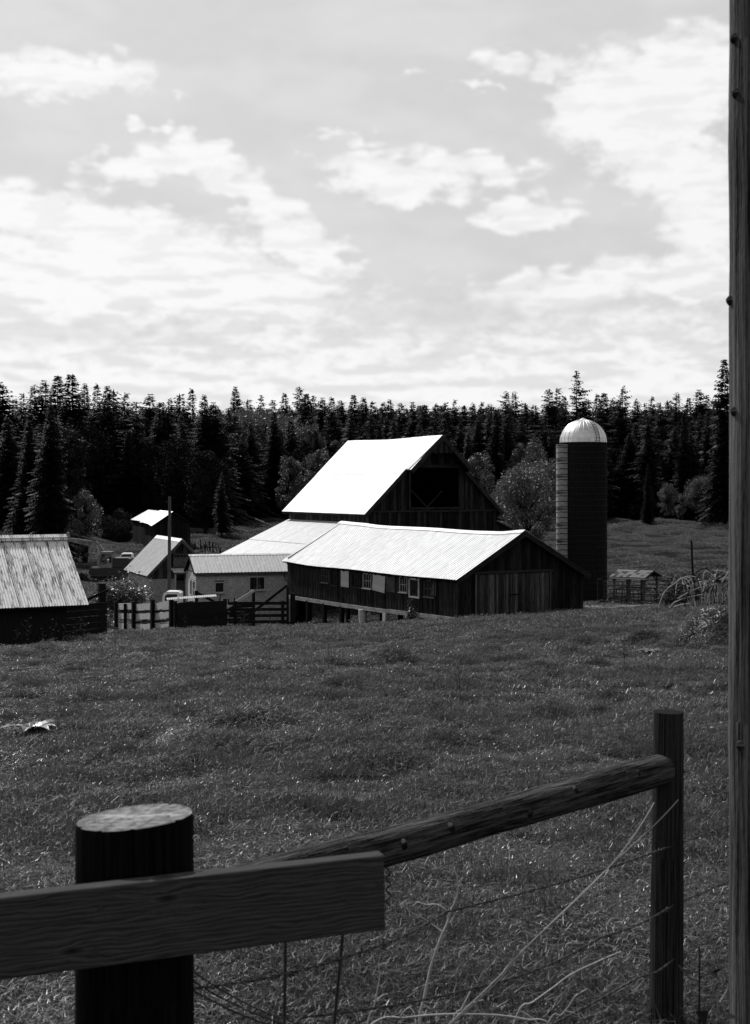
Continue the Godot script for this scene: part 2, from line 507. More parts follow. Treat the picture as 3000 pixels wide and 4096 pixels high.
func sky_value(az: float, el: float) -> float:
	var e := maxf(el, 0.0)
	var wx := az + 1.1 * sky_b.get_noise_2d(az * 1.1, e * 2.0)
	var wy := e + 0.45 * sky_b.get_noise_2d(az * 1.1 + 70.0, e * 2.2 + 31.0)
	var d := -0.6
	if absf(az) < 24.0 and e < 24.0:
		for c in CLOUDS:
			var ux: float = wx - c[0]
			if absf(ux) > c[2] * 2.2: continue
			var uy: float = wy - c[1]
			var ca := cos(deg_to_rad(c[4]))
			var sa := sin(deg_to_rad(c[4]))
			var q: float = pow((ux * ca + uy * sa) / c[2], 2.0) + pow((-ux * sa + uy * ca) / c[3], 2.0)
			d = maxf(d, c[5] * (1.0 - q * 0.85))
	# elsewhere the same broken cover goes on
	var away := maxf(smoothstep(16.5, 21.0, absf(az)), smoothstep(20.5, 25.0, e))
	if away > 0.0:
		var g := 1.5 * sky_a.get_noise_2d(az * 0.22 + 400.0, e * 0.55) - 0.05 - 0.25 * smoothstep(25.0, 70.0, e)
		d = lerpf(d, g, away)
	# a low, nearly closed layer over the horizon
	d = maxf(d, 1.0 - pow(maxf(e - 1.0, 0.0) / 7.6, 2.0) * 1.15)
	var fine := sky_a.get_noise_2d(az * 1.5, e * 3.4)
	var k := smoothstep(-0.22, 0.85, d + 0.5 * fine + 0.15 * sky_a.get_noise_2d(az * 5.0, e * 9.0) + 0.09 * sky_b.get_noise_2d(az * 15.0, e * 24.0))
	var side := cos(deg_to_rad(az + 38.5))
	var clear := (0.66 + 0.04 * smoothstep(8.0, 0.0, e) - 0.30 * smoothstep(20.0, 75.0, e)) * (0.86 + 0.20 * side)
	clear += 0.05 * smoothstep(-0.4, 0.6, sky_c.get_noise_2d(az * 0.3 + 60.0, e * 0.8)) + 0.012 * fine
	var white := 0.87 + 0.10 * side
	var grey := smoothstep(-0.12, 0.42, sky_c.get_noise_2d(az * 0.7, e * 3.6 + 11.0) + 0.25 * fine)
	grey *= lerpf(0.35, 0.8, smoothstep(11.0, 6.0, e))
	grey = maxf(grey, 1.05 * exp(-pow((wx - 3.0) / 4.6, 2.0) - pow((wy - 7.35) / 0.75, 2.0)))
	grey = maxf(grey, 0.8 * exp(-pow((wx + 11.6) / 4.6, 2.0) - pow((wy - 6.4) / 0.5, 2.0)))
	return lerpf(clear, white - 0.21 * grey, k)

func make_sky() -> Sky:
	sky_a = flatnoise(21, 0.32, 5)
	sky_b = flatnoise(22, 0.35, 3)
	sky_c = flatnoise(23, 0.30, 4)
	var lw := 512
	var low := Image.create(lw, lw / 2, false, Image.FORMAT_RGBF)
	for y in lw / 2:
		for x in lw:
			var az := 360.0 * (x + 0.5) / lw
			if az > 180.0: az -= 360.0
			var q := sky_value(az, 90.0 - 180.0 * (y + 0.5) / (lw / 2)) if y < lw / 4 + 2 else 0.12
			low.set_pixel(x, y, Color(q, q, q))
	var w := 4096
	low.resize(w, w / 2, Image.INTERPOLATE_BILINEAR)
	for y in range(740, 1034):
		for x0 in range(-262, 263):
			var az := 360.0 * (x0 + 0.5) / w
			var q := sky_value(az, 90.0 - 180.0 * (y + 0.5) / (w / 2))
			low.set_pixel(posmod(x0, w), y, Color(q, q, q))
	var m := PanoramaSkyMaterial.new()
	m.panorama = ImageTexture.create_from_image(low)
	var s := Sky.new()
	s.sky_material = m
	return s

# ---------------------------------------------------------------- land
# small rises in the turf: x, depth, radius, height
var MOUNDS := [
	[7.4, 29.3, 0.8, 0.72], [6.2, 30.5, 0.55, 0.34], [8.6, 28.9, 0.8, 0.6], [5.0, 31.5, 0.5, 0.2], [7.0, 33.0, 0.5, 0.2], [0.35, 25.5, 0.38, 0.16], [1.0, 31.0, 0.5, 0.16], [-6.6, 15.9, 0.6, 0.18], [-4.2, 13.4, 0.5, 0.16],
	[-1.0, 14.2, 0.6, 0.14], [-2.6, 34.0, 0.6, 0.2], [-9.0, 36.0, 0.7, 0.2], [3.4, 38.0, 0.7, 0.18], [10.6, 36.0, 1.0, 0.3], [12.2, 42.0, 1.2, 0.4], [-0.4, 20.0, 0.5, 0.14], [2.6, 9.6, 0.4, 0.08], [-1.6, 9.0, 0.4, 0.1], [3.2, 14.0, 0.5, 0.12],
]

func ground_y(x: float, d: float) -> float:
	var y := -0.077 * (d - 4.5) if d > 4.5 else -0.02 * (d - 4.5)
	var xx := clampf(x, -45.0, 45.0)
	y += 0.055 * xx * clampf(d / 50.0, 0.0, 1.0) * ((1.0 - 0.75 * smoothstep(85.0, 120.0, d)) if x < 0.0 else (1.0 - 0.7 * smoothstep(50.0, 70.0, d)))
	var low := -6.6
	var k := clampf(0.5 + 0.5 * (y - low) / 0.8, 0.0, 1.0)
	y = lerpf(low, y, k) + 0.8 * k * (1.0 - k) * 0.5
	y += 0.018 * maxf(0.0, minf(d, 250.0) - 115.0) + 0.05 * clampf(d - 250.0, 0.0, 160.0)
	y += 0.022 * maxf(0.0, -x - 24.0) * smoothstep(120.0, 200.0, d)
	var near := 1.0 - smoothstep(70.0, 130.0, d)
	y += 0.11 * near * lumps.get_noise_2d(x * 1.25, d * 1.25) * smoothstep(5.0, 13.0, d) + (0.15 + 0.5 * (1.0 - near)) * swell.get_noise_2d(x, d) * smoothstep(6.0, 20.0, d)
	y -= 0.45 * smoothstep(57.0, 66.0, d) * (1.0 - smoothstep(84.0, 95.0, d)) * (1.0 - smoothstep(4.5, 9.5, absf(x + 0.5)))
	if d < 48.0:
		for m in MOUNDS:
			var q: float = (Vector2(x, d) - Vector2(m[0], m[1])).length_squared() / (m[2] * m[2])
			if q < 9.0: y += m[3] * exp(-q)
	return y

func on_ground(x: float, d: float, up := 0.0) -> Vector3:
	return Vector3(x, ground_y(x, d) + up, -d)

func make_ground() -> void:
	var rows := [-60.0, -20.0, -6.0, 0.0, 2.0]
	var d := 3.0
	while d < 1200.0:
		rows.append(d)
		d += 0.28 if d < 18.0 else (0.5 if d < 60.0 else (1.5 if d < 130.0 else (4.0 if d < 320.0 else 60.0)))
	var cols := 170
	var v := PackedVector3Array()
	var n := PackedVector3Array()
	var ix := PackedInt32Array()
	for r in rows.size():
		for c in cols + 1:
			var q := 2.0 * c / cols - 1.0
			var a := signf(q) * (0.22 * absf(q) + 0.78 * pow(absf(q), 3.0))
			var x := a * (42.0 + maxf(rows[r], 0.0) * 1.2)
			var dd: float = rows[r]
			v.append(Vector3(x, ground_y(x, dd), -dd))
			var e := 0.06 if dd < 70.0 else 0.5
			n.append(Vector3(ground_y(x - e, dd) - ground_y(x + e, dd), 2.0 * e, ground_y(x, dd + e) - ground_y(x, dd - e)).normalized())
	for r in rows.size() - 1:
		for c in cols:
			var i := r * (cols + 1) + c
			for k in [i, i + cols + 1, i + 1, i + 1, i + cols + 1, i + cols + 2]:
				ix.append(k)
	var arr := []
	arr.resize(Mesh.ARRAY_MAX)
	arr[Mesh.ARRAY_VERTEX] = v
	arr[Mesh.ARRAY_NORMAL] = n
	arr[Mesh.ARRAY_INDEX] = ix
	var me := ArrayMesh.new()
	me.add_surface_from_arrays(Mesh.PRIMITIVE_TRIANGLES, arr)
	me.surface_set_material(0, M.pasture_soil)
	tag(part(self, "ground", me), "", "", "", "structure")

# ---------------------------------------------------------------- grass
func tuft(blades: int, spread: float, h0: float, h1: float, wid: float, lean: float, m: Material) -> ArrayMesh:
	var b := MB.new()
	for i in blades:
		var base := Vector3(rng.randf_range(-spread, spread), -0.015, rng.randf_range(-spread, spread))
		var ang := rng.randf() * TAU
		var out := Vector3(cos(ang), 0, sin(ang))
		var side := Vector3(-sin(ang), 0, cos(ang)).rotated(Vector3.UP, rng.randf_range(-0.9, 0.9))
		var h := rng.randf_range(h0, h1)
		var l := rng.randf_range(0.15, 1.0) * lean
		var w := side * wid * rng.randf_range(0.6, 1.2)
		var mid := base + Vector3.UP * h * 0.62 + out * h * l * 0.35
		var tip := base + Vector3.UP * h * (1.0 - 0.35 * l) + out * h * l * 1.1
		b.tri(base - w, base + w, mid + w * 0.85)
		b.tri(base - w, mid + w * 0.85, mid - w * 0.85)
		b.tri(mid - w * 0.85, mid + w * 0.85, tip)
	return b.done(m)

func scatter(called: String, meshes: Array, places: Array, label: String) -> void:
	# places: [Transform3D] split over the meshes
	var lots := []
	for k in meshes.size(): lots.append([])
	for p in places: lots[rng.randi() % meshes.size()].append(p)
	var root := thing(called, label, "grass")
	root.set_meta("kind", "stuff")
	for k in meshes.size():
		var mm := MultiMesh.new()
		mm.transform_format = MultiMesh.TRANSFORM_3D
		mm.mesh = meshes[k]
		mm.instance_count = lots[k].size()
		for i in lots[k].size(): mm.set_instance_transform(i, lots[k][i])
		var o := MultiMeshInstance3D.new()
		o.name = "blades"
		o.multimesh = mm
		root.add_child(o, true)

func spot(x: float, d: float, size: float, high := 1.0) -> Transform3D:
	var e := 0.15
	var nn := Vector3(ground_y(x - e, d) - ground_y(x + e, d), 2.0 * e, ground_y(x, d + e) - ground_y(x, d - e)).normalized()
	var t := Vector3(1, 0, 0).rotated(Vector3.UP, rng.randf() * TAU)
	var fz := t.cross(nn).normalized()
	var fx := nn.cross(fz).normalized()
	return Transform3D(Basis(fx * size, nn * size * high, fz * size), on_ground(x, d))

func blocked(x: float, d: float) -> bool:
	# inside the long shed or the tin-roofed shed
	var q := Vector2(x - 3.82, d - 62.0)
	var u := q.x * 0.866 + q.y * 0.5
	var s := -q.x * 0.5 + q.y * 0.866
	if u > 0.35 and u < 7.6 and s > 0.35 and s < 18.2: return true
	return false

func make_grass() -> void:
	var short := []
	for k in 7: short.append(tuft(260, 0.18, 0.02, 0.075, 0.0021, 1.3, M.grass_blade))
	var mid := []
	for k in 5: mid.append(tuft(170, 0.24, 0.03, 0.11, 0.004, 1.3, M.grass_mid))
	var darkt := []
	for k in 4: darkt.append(tuft(190, 0.24, 0.03, 0.12, 0.003, 1.1, M.grass_dark))
	var pk := []
	var far := []
	for k in 5: far.append(tuft(130, 0.4, 0.04, 0.13, 0.010, 1.2, M.grass_far))
	var pn := []
	var pm := []
	var pf := []
	var tall := flatnoise(51, 0.35, 3)
	var d := 3.6
	while d < 15.0:
		var w := 0.34 * d + 1.2
		for i in int(w * 2.0 * 0.22 * 30.0):
			var x := rng.randf_range(-w, w)
			var dd := d + rng.randf() * 0.22
			var tn := tall.get_noise_2d(x, dd)
			(pk if tn + rng.randfn(0.0, 0.15) > 0.25 else pn).append(spot(x, dd, rng.randf_range(0.75, 1.25), 0.8 + 1.0 * maxf(0.0, tn)))
		d += 0.22
	while d < 40.0:
		var w := 0.34 * d + 1.2
		for i in int(w * 2.0 * 0.4 * 15.0):
			var x := rng.randf_range(-w, w)
			var dd := d + rng.randf() * 0.4
			var tn := tall.get_noise_2d(x * 0.6, dd * 0.6)
			(pk if tn + rng.randfn(0.0, 0.15) > 0.22 else pm).append(spot(x, dd, rng.randf_range(0.75, 1.3), 0.8 + 1.3 * maxf(0.0, tn)))
		d += 0.4
	while d < 82.0:
		var w := 0.34 * d + 1.2
		for i in int(w * 2.0 * 0.7 * 7.5):
			var x := rng.randf_range(-w, w)
			var dd := d + rng.randf() * 0.7
			if not blocked(x, dd): pf.append(spot(x, dd, rng.randf_range(0.8, 1.3), 0.8 + 1.2 * maxf(0.0, tall.get_noise_2d(x * 0.5, dd * 0.5))))
		d += 0.7
	scatter("grass", short, pn, "short glossy pasture grass inside the fence")
	scatter("grass", mid, pm, "grazed pasture grass in the middle of the field")
	scatter("grass", darkt, pk, "darker ranker patches of grass through the pasture")
	scatter("grass", far, pf, "tufted pasture grass along the farm buildings")
	# dry stems in the turf, pale and many so they paint its glints
	var dry := []
	for k in 4: dry.append(tuft(9, 0.3, 0.03, 0.09, 0.0017, 1.8, M.dry_glint_blade))
	var pd := []
	for i in 7000:
		var q := pow(rng.randf(), 0.8)
		var dd := lerpf(4.0, 50.0, q * q)
		var x := rng.randf_range(-1, 1) * (0.31 * dd + 0.5)
		pd.append(spot(x, dd, rng.randf_range(0.6, 1.0) * (1.0 + dd * 0.02), 0.8))
	scatter("dry_glint_grass", dry, pd, "dry grass stems scattered through the turf, coloured pale as painted glints")
	# dark clumps the cattle leave standing; on mounds they paint the shaded side
	var clump := []
	for k in 4: clump.append(tuft(170, 0.24, 0.03, 0.20, 0.004, 1.15, M.grass_dark))
	var pc := []
	for m in MOUNDS:
		for i in 26:
			var x: float = m[0] + rng.randfn(0.0, m[2] * 0.7)
			var dd: float = m[1] - m[2] * 0.7 + rng.randfn(0.0, m[2] * 0.5)  # near side of the mound, where dark grass paints the shade
			pc.append(spot(x, dd, rng.randf_range(0.5, 0.95), 0.8))
	for i in 760:
		var dd := sqrt(lerpf(36.0, 3600.0, rng.randf()))
		var x := rng.randf_range(-1, 1) * 0.3 * dd
		if blocked(x, dd): continue
		for k in rng.randi_range(1, 4): pc.append(spot(x + rng.randfn(0, 0.25), dd + rng.randfn(0, 0.2), rng.randf_range(0.45, 1.0), rng.randf_range(0.6, 1.2)))
	scatter("grass", clump, pc, "dark rank clumps of the pasture, painting shade on the near sides of its small mounds")
	# rough far fields beyond the buildings
	var rough := []
	for k in 4: rough.append(tuft(110, 1.0, 0.05, 0.15, 0.03, 1.2, M.grass_far))
	var pr := []
	for i in 15000:
		var dd := lerpf(84.0, 235.0, pow(rng.randf(), 0.8))
		var x := rng.randf_range(-1, 1) * 0.31 * dd
		pr.append(spot(x, dd, rng.randf_range(0.8, 1.3) * (0.75 + dd * 0.0025), 0.7))
	scatter("grass", rough, pr, "meadow grass on the fields behind the farm")

# ---------------------------------------------------------------- trees
func conifer(hgt: float, rad: float, start: float, dens: float, ragged: float, m: Material) -> Array:
	var b := MB.new()
	var ph := rng.randf() * TAU
	var twist := rng.randf_range(0.2, 0.6)
	var lean := Vector3(rng.randfn(), 0, rng.randfn()) * 0.012
	var y := start * hgt
	while y < hgt - 0.25:
		var t := (y - start * hgt) / (hgt * (1.0 - start))
		var prof := pow(1.0 - t, 0.72) * (0.72 + 0.28 * smoothstep(0.0, 0.12, t))
		var nb := int(lerpf(11.0, 6.0, t) * dens + rng.randf())
		var a0 := rng.randf() * TAU
		for i in nb:
			if rng.randf() < ragged * 0.35: continue
			var r := rad * prof * rng.randf_range(1.0 - ragged * 0.7, 1.0 + ragged * 0.5) + 0.06
			var az := a0 + TAU * i / nb + rng.randf_range(-0.35, 0.35)
			r *= 1.0 + 0.28 * sin(az + ph + y * twist) * (0.4 + ragged)
			var out := Vector3(cos(az), 0, sin(az))
			var side := Vector3(-sin(az), 0, cos(az))
			var rise := lerpf(-0.30, 0.45, t) + rng.randf_range(-0.12, 0.12)
			var p := Vector3(0, y + rng.randf_range(-0.4, 0.4), 0) + lean * y
			var steps := maxi(2, int(r / 0.42))
			for k in steps:
				var f := (k + 0.6) / steps
				var q := p + out * r * f + Vector3.UP * r * f * (rise - 0.18 * f)
				var sz := (0.40 + 0.75 * (1.0 - f) * minf(r, 2.5) * 0.42) * lerpf(1.0, 0.5, t * t) * rng.randf_range(0.75, 1.25)
				for sg in [-1.0, 1.0]:
					var tip: Vector3 = q + side * sg * sz * 1.15 + out * sz * 0.75 - Vector3.UP * sz * rng.randf_range(0.1, 1.0)
					var rootp := q - out * sz * 0.55
					b.tri(rootp, q + out * sz * 0.35 + Vector3.UP * 0.05, tip)
				if k == steps - 1:
					b.tri(q + side * 0.13, q - side * 0.13, q + out * 0.55 * sz * 2.0 - Vector3.UP * 0.1)
		y += lerpf(0.60, 0.26, t) / dens * 0.92
	for k in 5:
		var az := TAU * k / 5.0
		b.tri(Vector3(0, hgt, 0), Vector3(cos(az), 0, sin(az)) * 0.16 + Vector3.UP * (hgt - 0.9), Vector3(cos(az + 1.3), 0, sin(az + 1.3)) * 0.16 + Vector3.UP * (hgt - 0.9))
	var tr := MB.new()
	tr.tube([Vector3(0, -0.6, 0), Vector3(0, hgt * 0.3, 0), Vector3(0, hgt * 0.97, 0)], [hgt * 0.014, hgt * 0.010, 0.02], 7)
	return [tr.done(M.bark), b.done(m)]

func broadleaf(hgt: float, rad: float, low: float, clusters: int, leaves: int, lsize: float, m: Material, trunks := 1) -> Array:
	var b := MB.new()
	var tr := MB.new()
	var cy := hgt * (low + 1.0) * 0.5
	var ry := hgt * (1.0 - low) * 0.5
	for k in trunks:
		var o := Vector3(rng.randf_range(-0.3, 0.3), 0, rng.randf_range(-0.3, 0.3)) * (trunks - 1)
		tr.tube([o * 0.5 - Vector3.UP * 0.4, o + Vector3.UP * hgt * 0.3, o * 1.6 + Vector3.UP * hgt * 0.75], [hgt * 0.022, hgt * 0.015, 0.03], 7)
	for c in clusters:
		var u := rng.randf_range(-0.95, 1.0)
		var az := rng.randf() * TAU
		var rr := pow(rng.randf(), 0.4) * 0.82
		var hor := sqrt(maxf(0.0, 1.0 - u * u)) * rr
		var cc := Vector3(cos(az) * hor * rad, cy + u * ry * (0.55 + 0.45 * rr), sin(az) * hor * rad)
		var cr := rad * rng.randf_range(0.12, 0.36)
		tr.tube([Vector3(0, maxf(0.3, cc.y - hgt * 0.3), 0), cc], [hgt * 0.007, 0.015], 4)
		for i in leaves:
			var dv := Vector3(rng.randfn(), rng.randfn() * 0.8, rng.randfn()).normalized()
			var q := cc + dv * cr * pow(rng.randf(), 0.35)
			var ax := Vector3(rng.randfn(), rng.randfn(), rng.randfn()).normalized()
			var bx := ax.cross(Vector3(rng.randfn(), rng.randfn() + 0.6, rng.randfn())).normalized()
			var s := lsize * rng.randf_range(0.6, 1.2)
			b.tri(q - ax * s, q + bx * s * 0.5, q + ax * s)
			b.tri(q - ax * s, q + ax * s, q - bx * s * 0.5)
	return [tr.done(M.bark), b.done(m)]

func tree(called: String, label: String, shape: Array, at: Vector3, turn: float, size: float, category := "tree", group := "") -> Node3D:
	var o := thing(called, label, category, at, turn, group)
	o.scale = Vector3(size, size, size)
	if called == "conifer_tree" and group: o.scale *= Vector3(rng.randf_range(0.95, 1.6), 1.0, rng.randf_range(0.95, 1.6))
	part(o, "trunk", shape[0])
	part(o, "crown", shape[1])
	return o

# tree tops along the skyline: x at the horizon scale (metres sideways per metre of depth), rise (metres up per metre of depth)
var SKYLINE := [[0, 843], [28, 878], [52, 866], [75, 848], [100, 840], [127, 825], [160, 822], [186, 845], [214, 845], [236, 850], [250, 856], [275, 865], [300, 884], [330, 870], [350, 884], [372, 878], [395, 865], [425, 855], [450, 870], [470, 888], [545, 878], [575, 869], [600, 880], [630, 865], [660, 850], [674, 866], [690, 870], [710, 878], [730, 873], [752, 880], [780, 868], [800, 876], [820, 882], [842, 886], [860, 880], [884, 886], [910, 884], [935, 890], [960, 888], [980, 884], [1000, 880], [1022, 893], [1042, 888], [1060, 885], [1082, 890], [1115, 863], [1135, 863], [1158, 886], [1180, 892], [1210, 855], [1226, 855], [1246, 872], [1296, 880], [1315, 866], [1330, 864], [1350, 876], [1372, 850], [1400, 880], [1420, 888], [1436, 873], [1455, 886], [1470, 880], [1490, 866], [1515, 875], [1540, 860], [1556, 870], [1578, 880]]

func landmark(v: float) -> String:
	if v < 180.0: return "above the tin roofed shed"
	if v < 480.0: return "above the far shed and the yard pole"
	if v < 740.0: return "over the lean-to end of the barn"
	if v < 1000.0: return "over the ridge of the barn"
	if v < 1230.0: return "between the barn and the silo"
	if v < 1345.0: return "just behind the silo"
	return "between the silo and the utility pole"

func make_forest() -> void:
	var firs := []
	for k in 9: firs.append(conifer(24.0, [3.9, 4.6, 5.4, 4.2, 4.4, 3.4, 4.8, 3.7, 5.8][k], rng.randf_range(0.05, 0.12), rng.randf_range(0.95, 1.15), [0.3, 0.55, 0.75, 0.45, 0.9, 0.6, 0.8, 1.0, 0.65][k], M.needles))
	var spruce := [conifer(24.0, 4.6, 0.03, 1.25, 0.3, M.needles), conifer(24.0, 3.0, 0.03, 1.1, 0.3, M.needles_far)]
	var bare := conifer(24.0, 3.4, 0.2, 0.9, 0.5, M.needles)
	var edge := "conifers massed along the forest behind the farm"
	for s in SKYLINE:
		var d := 268.0 + rng.randf() * 30.0
		if s[0] < 480: d = 205.0 + rng.randf() * 30.0
		var x: float = (s[0] - 826.0) / 2940.0 * d
		var g := ground_y(x, d)
		var h: float = EYE + (1070.0 - s[1]) / 2940.0 * d - g
		var k := rng.randi() % 9
		tree("conifer_tree", "pointed conifer tip on the forest skyline " + landmark(s[0]), firs[k], Vector3(x, g, -d), rng.randf() * 360.0, h / 24.0, "tree", edge + " " + landmark(s[0]))
	# tall ones that stand out
	for s in [[1270, 815, 262.0, 4, "tall ragged conifer rising above the forest straight behind the silo dome"], [1597, 790, 215.0, 0, "tallest dense conifer at the forest edge beside the utility pole"], [520, 852, 290.0, 7, "broad rounded conifer standing clear above the pale leafy trees"]]:
		var d: float = s[2]
		var x: float = (s[0] - 826.0) / 2940.0 * d
		var g := ground_y(x, d)
		var h: float = EYE + (1070.0 - s[1]) / 2940.0 * d - g
		tree("conifer_tree", s[4], spruce[0] if s[3] == 7 else firs[s[3]], Vector3(x, g, -d), 40.0, h / 24.0)
	# rows that fill the wood below the skyline
	for i in 215:
		var q := rng.randf_range(-0.33, 0.33)
		var left := q < -0.125
		var d := rng.randf_range(188.0, 250.0) if left else rng.randf_range(238.0, 290.0)
		if left and q > -0.2 and d < 205.0: d += 18.0
		var x := q * d
		var g := ground_y(x, d)
		var top := rng.randf_range(12.0, 17.3) * d / 270.0 if rng.randf() < 0.85 else rng.randf_range(4.0, 10.0) * d / 270.0
		tree("conifer_tree", "dark conifer in the body of the forest " + landmark(826.0 + q * 2940.0), firs[rng.randi() % 9] if rng.randf() < 0.7 else spruce[rng.randi() % 2], Vector3(x, g, -d), rng.randf() * 360.0, (top - g) / 24.0, "tree", "conifers filling the forest " + landmark(826.0 + q * 2940.0))
	# the wood goes on behind, one dark mass
	var mass := thing("forest", "dark depth of the conifer forest behind its edge", "forest")
	mass.set_meta("kind", "stuff")
	for k in 6:
		var mm := MultiMesh.new()
		mm.transform_format = MultiMesh.TRANSFORM_3D
		mm.mesh = firs[k + 1][1]
		mm.instance_count = 130
		for i in 130:
			var d := rng.randf_range(296.0, 380.0) 
			var x := rng.randf_range(-0.36, 0.36) * d
			if x < -0.12 * d and i % 2 == 0:
				d = rng.randf_range(240.0, 300.0)
				x = rng.randf_range(-0.36, -0.12) * d
			var top := rng.randf_range(14.5, 17.9) * d / 270.0
			var g := ground_y(x, d)
			var s := (top - g) / 24.0
			mm.set_instance_transform(i, Transform3D(Basis(Y, rng.randf() * TAU).scaled(Vector3(s * 1.6, s, s * 1.6)), Vector3(x, g, -d)))
		var mi := MultiMeshInstance3D.new()
		mi.name = "crowns"
		mi.multimesh = mm
		mass.add_child(mi, true)
	# rounded dark crowns between the pointed ones
	var round_ := [broadleaf(20.0, 5.0, 0.1, 90, 150, 0.26, M.needles), broadleaf(20.0, 6.4, 0.15, 100, 150, 0.28, M.needles_far)]
	for i in 46:
		var q := rng.randf_range(-0.31, 0.31)
		var d := rng.randf_range(192.0, 236.0) if q < -0.125 else rng.randf_range(242.0, 282.0)
		var g := ground_y(q * d, d)
		var top := rng.randf_range(7.0, 15.5) * d / 270.0
		tree("leafy_tree", "dark rounded tree crown among the conifers " + landmark(826.0 + q * 2940.0), round_[i % 2], Vector3(q * d, g, -d), rng.randf() * 360.0, (top - g) / 20.0, "tree", "rounded dark crowns in the forest " + landmark(826.0 + q * 2940.0))
	# stand with bare stems over a sunlit gap
	for i in 9:
		var d := 226.0 + rng.randf() * 9.0
		var x := (425.0 + i * 14.0 + rng.randf_range(-4, 4) - 826.0) / 2940.0 * d
		tree("conifer_tree", "conifer with a bare lower stem at the edge of the sloping meadow", bare, on_ground(x, d), rng.randf() * 360.0, rng.randf_range(0.62, 0.8), "tree", "bare stemmed conifers by the meadow")
	# leafy trees
	var leafy := [broadleaf(12.0, 4.4, 0.12, 75, 170, 0.14, M.broad_leaf), broadleaf(12.0, 3.6, 0.1, 64, 170, 0.14, M.broad_leaf, 2), broadleaf(12.0, 5.4, 0.15, 85, 170, 0.15, M.broad_leaf), broadleaf(12.0, 3.0, 0.05, 55, 160, 0.13, M.broad_leaf, 3)]
	var pale := "leafy trees in front of the conifers"
	for s in [
		[1160, 1016, 138.0, 0, "big round leafy tree between the barn and the silo"], [1050, 990, 165.0, 3, "small light leafy tree just above the barn roof slope"], [1205, 1012, 200.0, 2, "spreading leafy tree rising behind the silo chute"],
		[1165, 968, 235.0, 1, "leafy tree high on the forest edge, up behind the barn and silo"],
	]:
		var d: float = s[2]
		var x: float = (s[0] - 826.0) / 2940.0 * d
		var g := ground_y(x, d)
		tree("leafy_tree", s[4], leafy[s[3]], Vector3(x, g, -d), rng.randf() * 360.0, (EYE + (1070.0 - s[1]) / 2940.0 * d - g) / 12.0, "tree", pale)
	for s in [[492, 905], [540, 900], [585, 905], [625, 915], [655, 925], [510, 930], [565, 935], [610, 945], [700, 935]]:
		var d := 262.0 + rng.randf() * 8.0
		var x: float = (s[0] - 826.0) / 2940.0 * d
		var g := ground_y(x, d)
		tree("leafy_tree", "light leafy tree in the band of leafy crowns under the broad conifer", leafy[[0, 2][rng.randi() % 2]], Vector3(x, g, -d), rng.randf() * 360.0, (EYE + (1070.0 - s[1]) / 2940.0 * d - g) / 12.0, "tree", "leafy crowns under the skyline")
	for s in [[1120, 1050, 228.0], [1500, 1085, 232.0], [1545, 1050, 236.0], [1470, 1062, 236.0], [1580, 1040, 238.0], [215, 1118, 184.0], [640, 1000, 234.0], [700, 985, 236.0]]:
		var d: float = s[2]
		var x: float = (s[0] - 826.0) / 2940.0 * d
		var g := ground_y(x, d)
		tree("leafy_tree", "low leafy tree at the foot of the dark conifers", leafy[rng.randi() % 4], Vector3(x, g, -d), rng.randf() * 360.0, (EYE + (1070.0 - s[1]) / 2940.0 * d - g) / 12.0, "tree", "leafy undergrowth along the forest edge")
	tree("leafy_tree", "slender pale leafed sapling beside the great dark spruce", leafy[3], on_ground(-30.5, 140.0), 20.0, 0.68)
	tree("conifer_tree", "lone small spruce in front of the forest, out on the field edge past the silo", spruce[1], on_ground((1428.0 - 826.0) / 2940.0 * 226.0, 226.0), 10.0, 0.42)
	tree("conifer_tree", "great black spruce with boughs to the ground behind the tin roof", spruce[0], on_ground(-34.5, 142.0), 0.0, 0.70)
	tree("conifer_tree", "black spruce merging with the great spruce behind the tin roof", spruce[0], on_ground(-38.0, 147.0), 80.0, 0.62)
	tree("conifer_tree", "dark fir behind the far shed, its boughs hanging past the roof", firs[3], on_ground(-21.0, 183.0), 50.0, 0.36)
	# bushes by the far hedge
	var bush := broadleaf(2.6, 1.7, 0.0, 26, 110, 0.10, M.shrub_leaf, 3)
	for s in [[8, 1128, 120.0], [34, 1150, 122.0], [58, 1162, 120.0], [84, 1170, 121.0], [-14, 1140, 122.0]]:
		var d: float = s[2]
		tree("bush", "rounded bush in the row at the foot of the great spruce", bush, on_ground((s[0] - 826.0) / 2940.0 * d, d), rng.randf() * 360.0, rng.randf_range(0.9, 1.3), "bush", "bushes below the great spruce")
	var low := broadleaf(2.6, 1.7, 0.0, 26, 130, 0.09, M.weed, 3)
	for i in 14:
		var d := rng.randf_range(178.0, 186.0)
		tree("bush", "low bush along the back of the rough meadow", low, on_ground((rng.randf_range(170.0, 285.0) - 826.0) / 2940.0 * d, d), rng.randf() * 360.0, rng.randf_range(0.7, 1.3), "bush", "bushes at the back of the meadow")
	for i in 8:
		var d := rng.randf_range(116.0, 122.0)
		tree("bush", "small dark rush clump on the meadow beside the excavator", low, on_ground((rng.randf_range(150.0, 215.0) - 826.0) / 2940.0 * d, d), rng.randf() * 360.0, rng.randf_range(0.2, 0.36), "bush", "rush clumps by the excavator")

# ---------------------------------------------------------------- buildings
const X := Vector3.RIGHT
const Y := Vector3.UP

func l3(x: float, y: float, s: float) -> Vector3:   # building axes: x across, s away along the ridge
	return Vector3(x, y, -s)

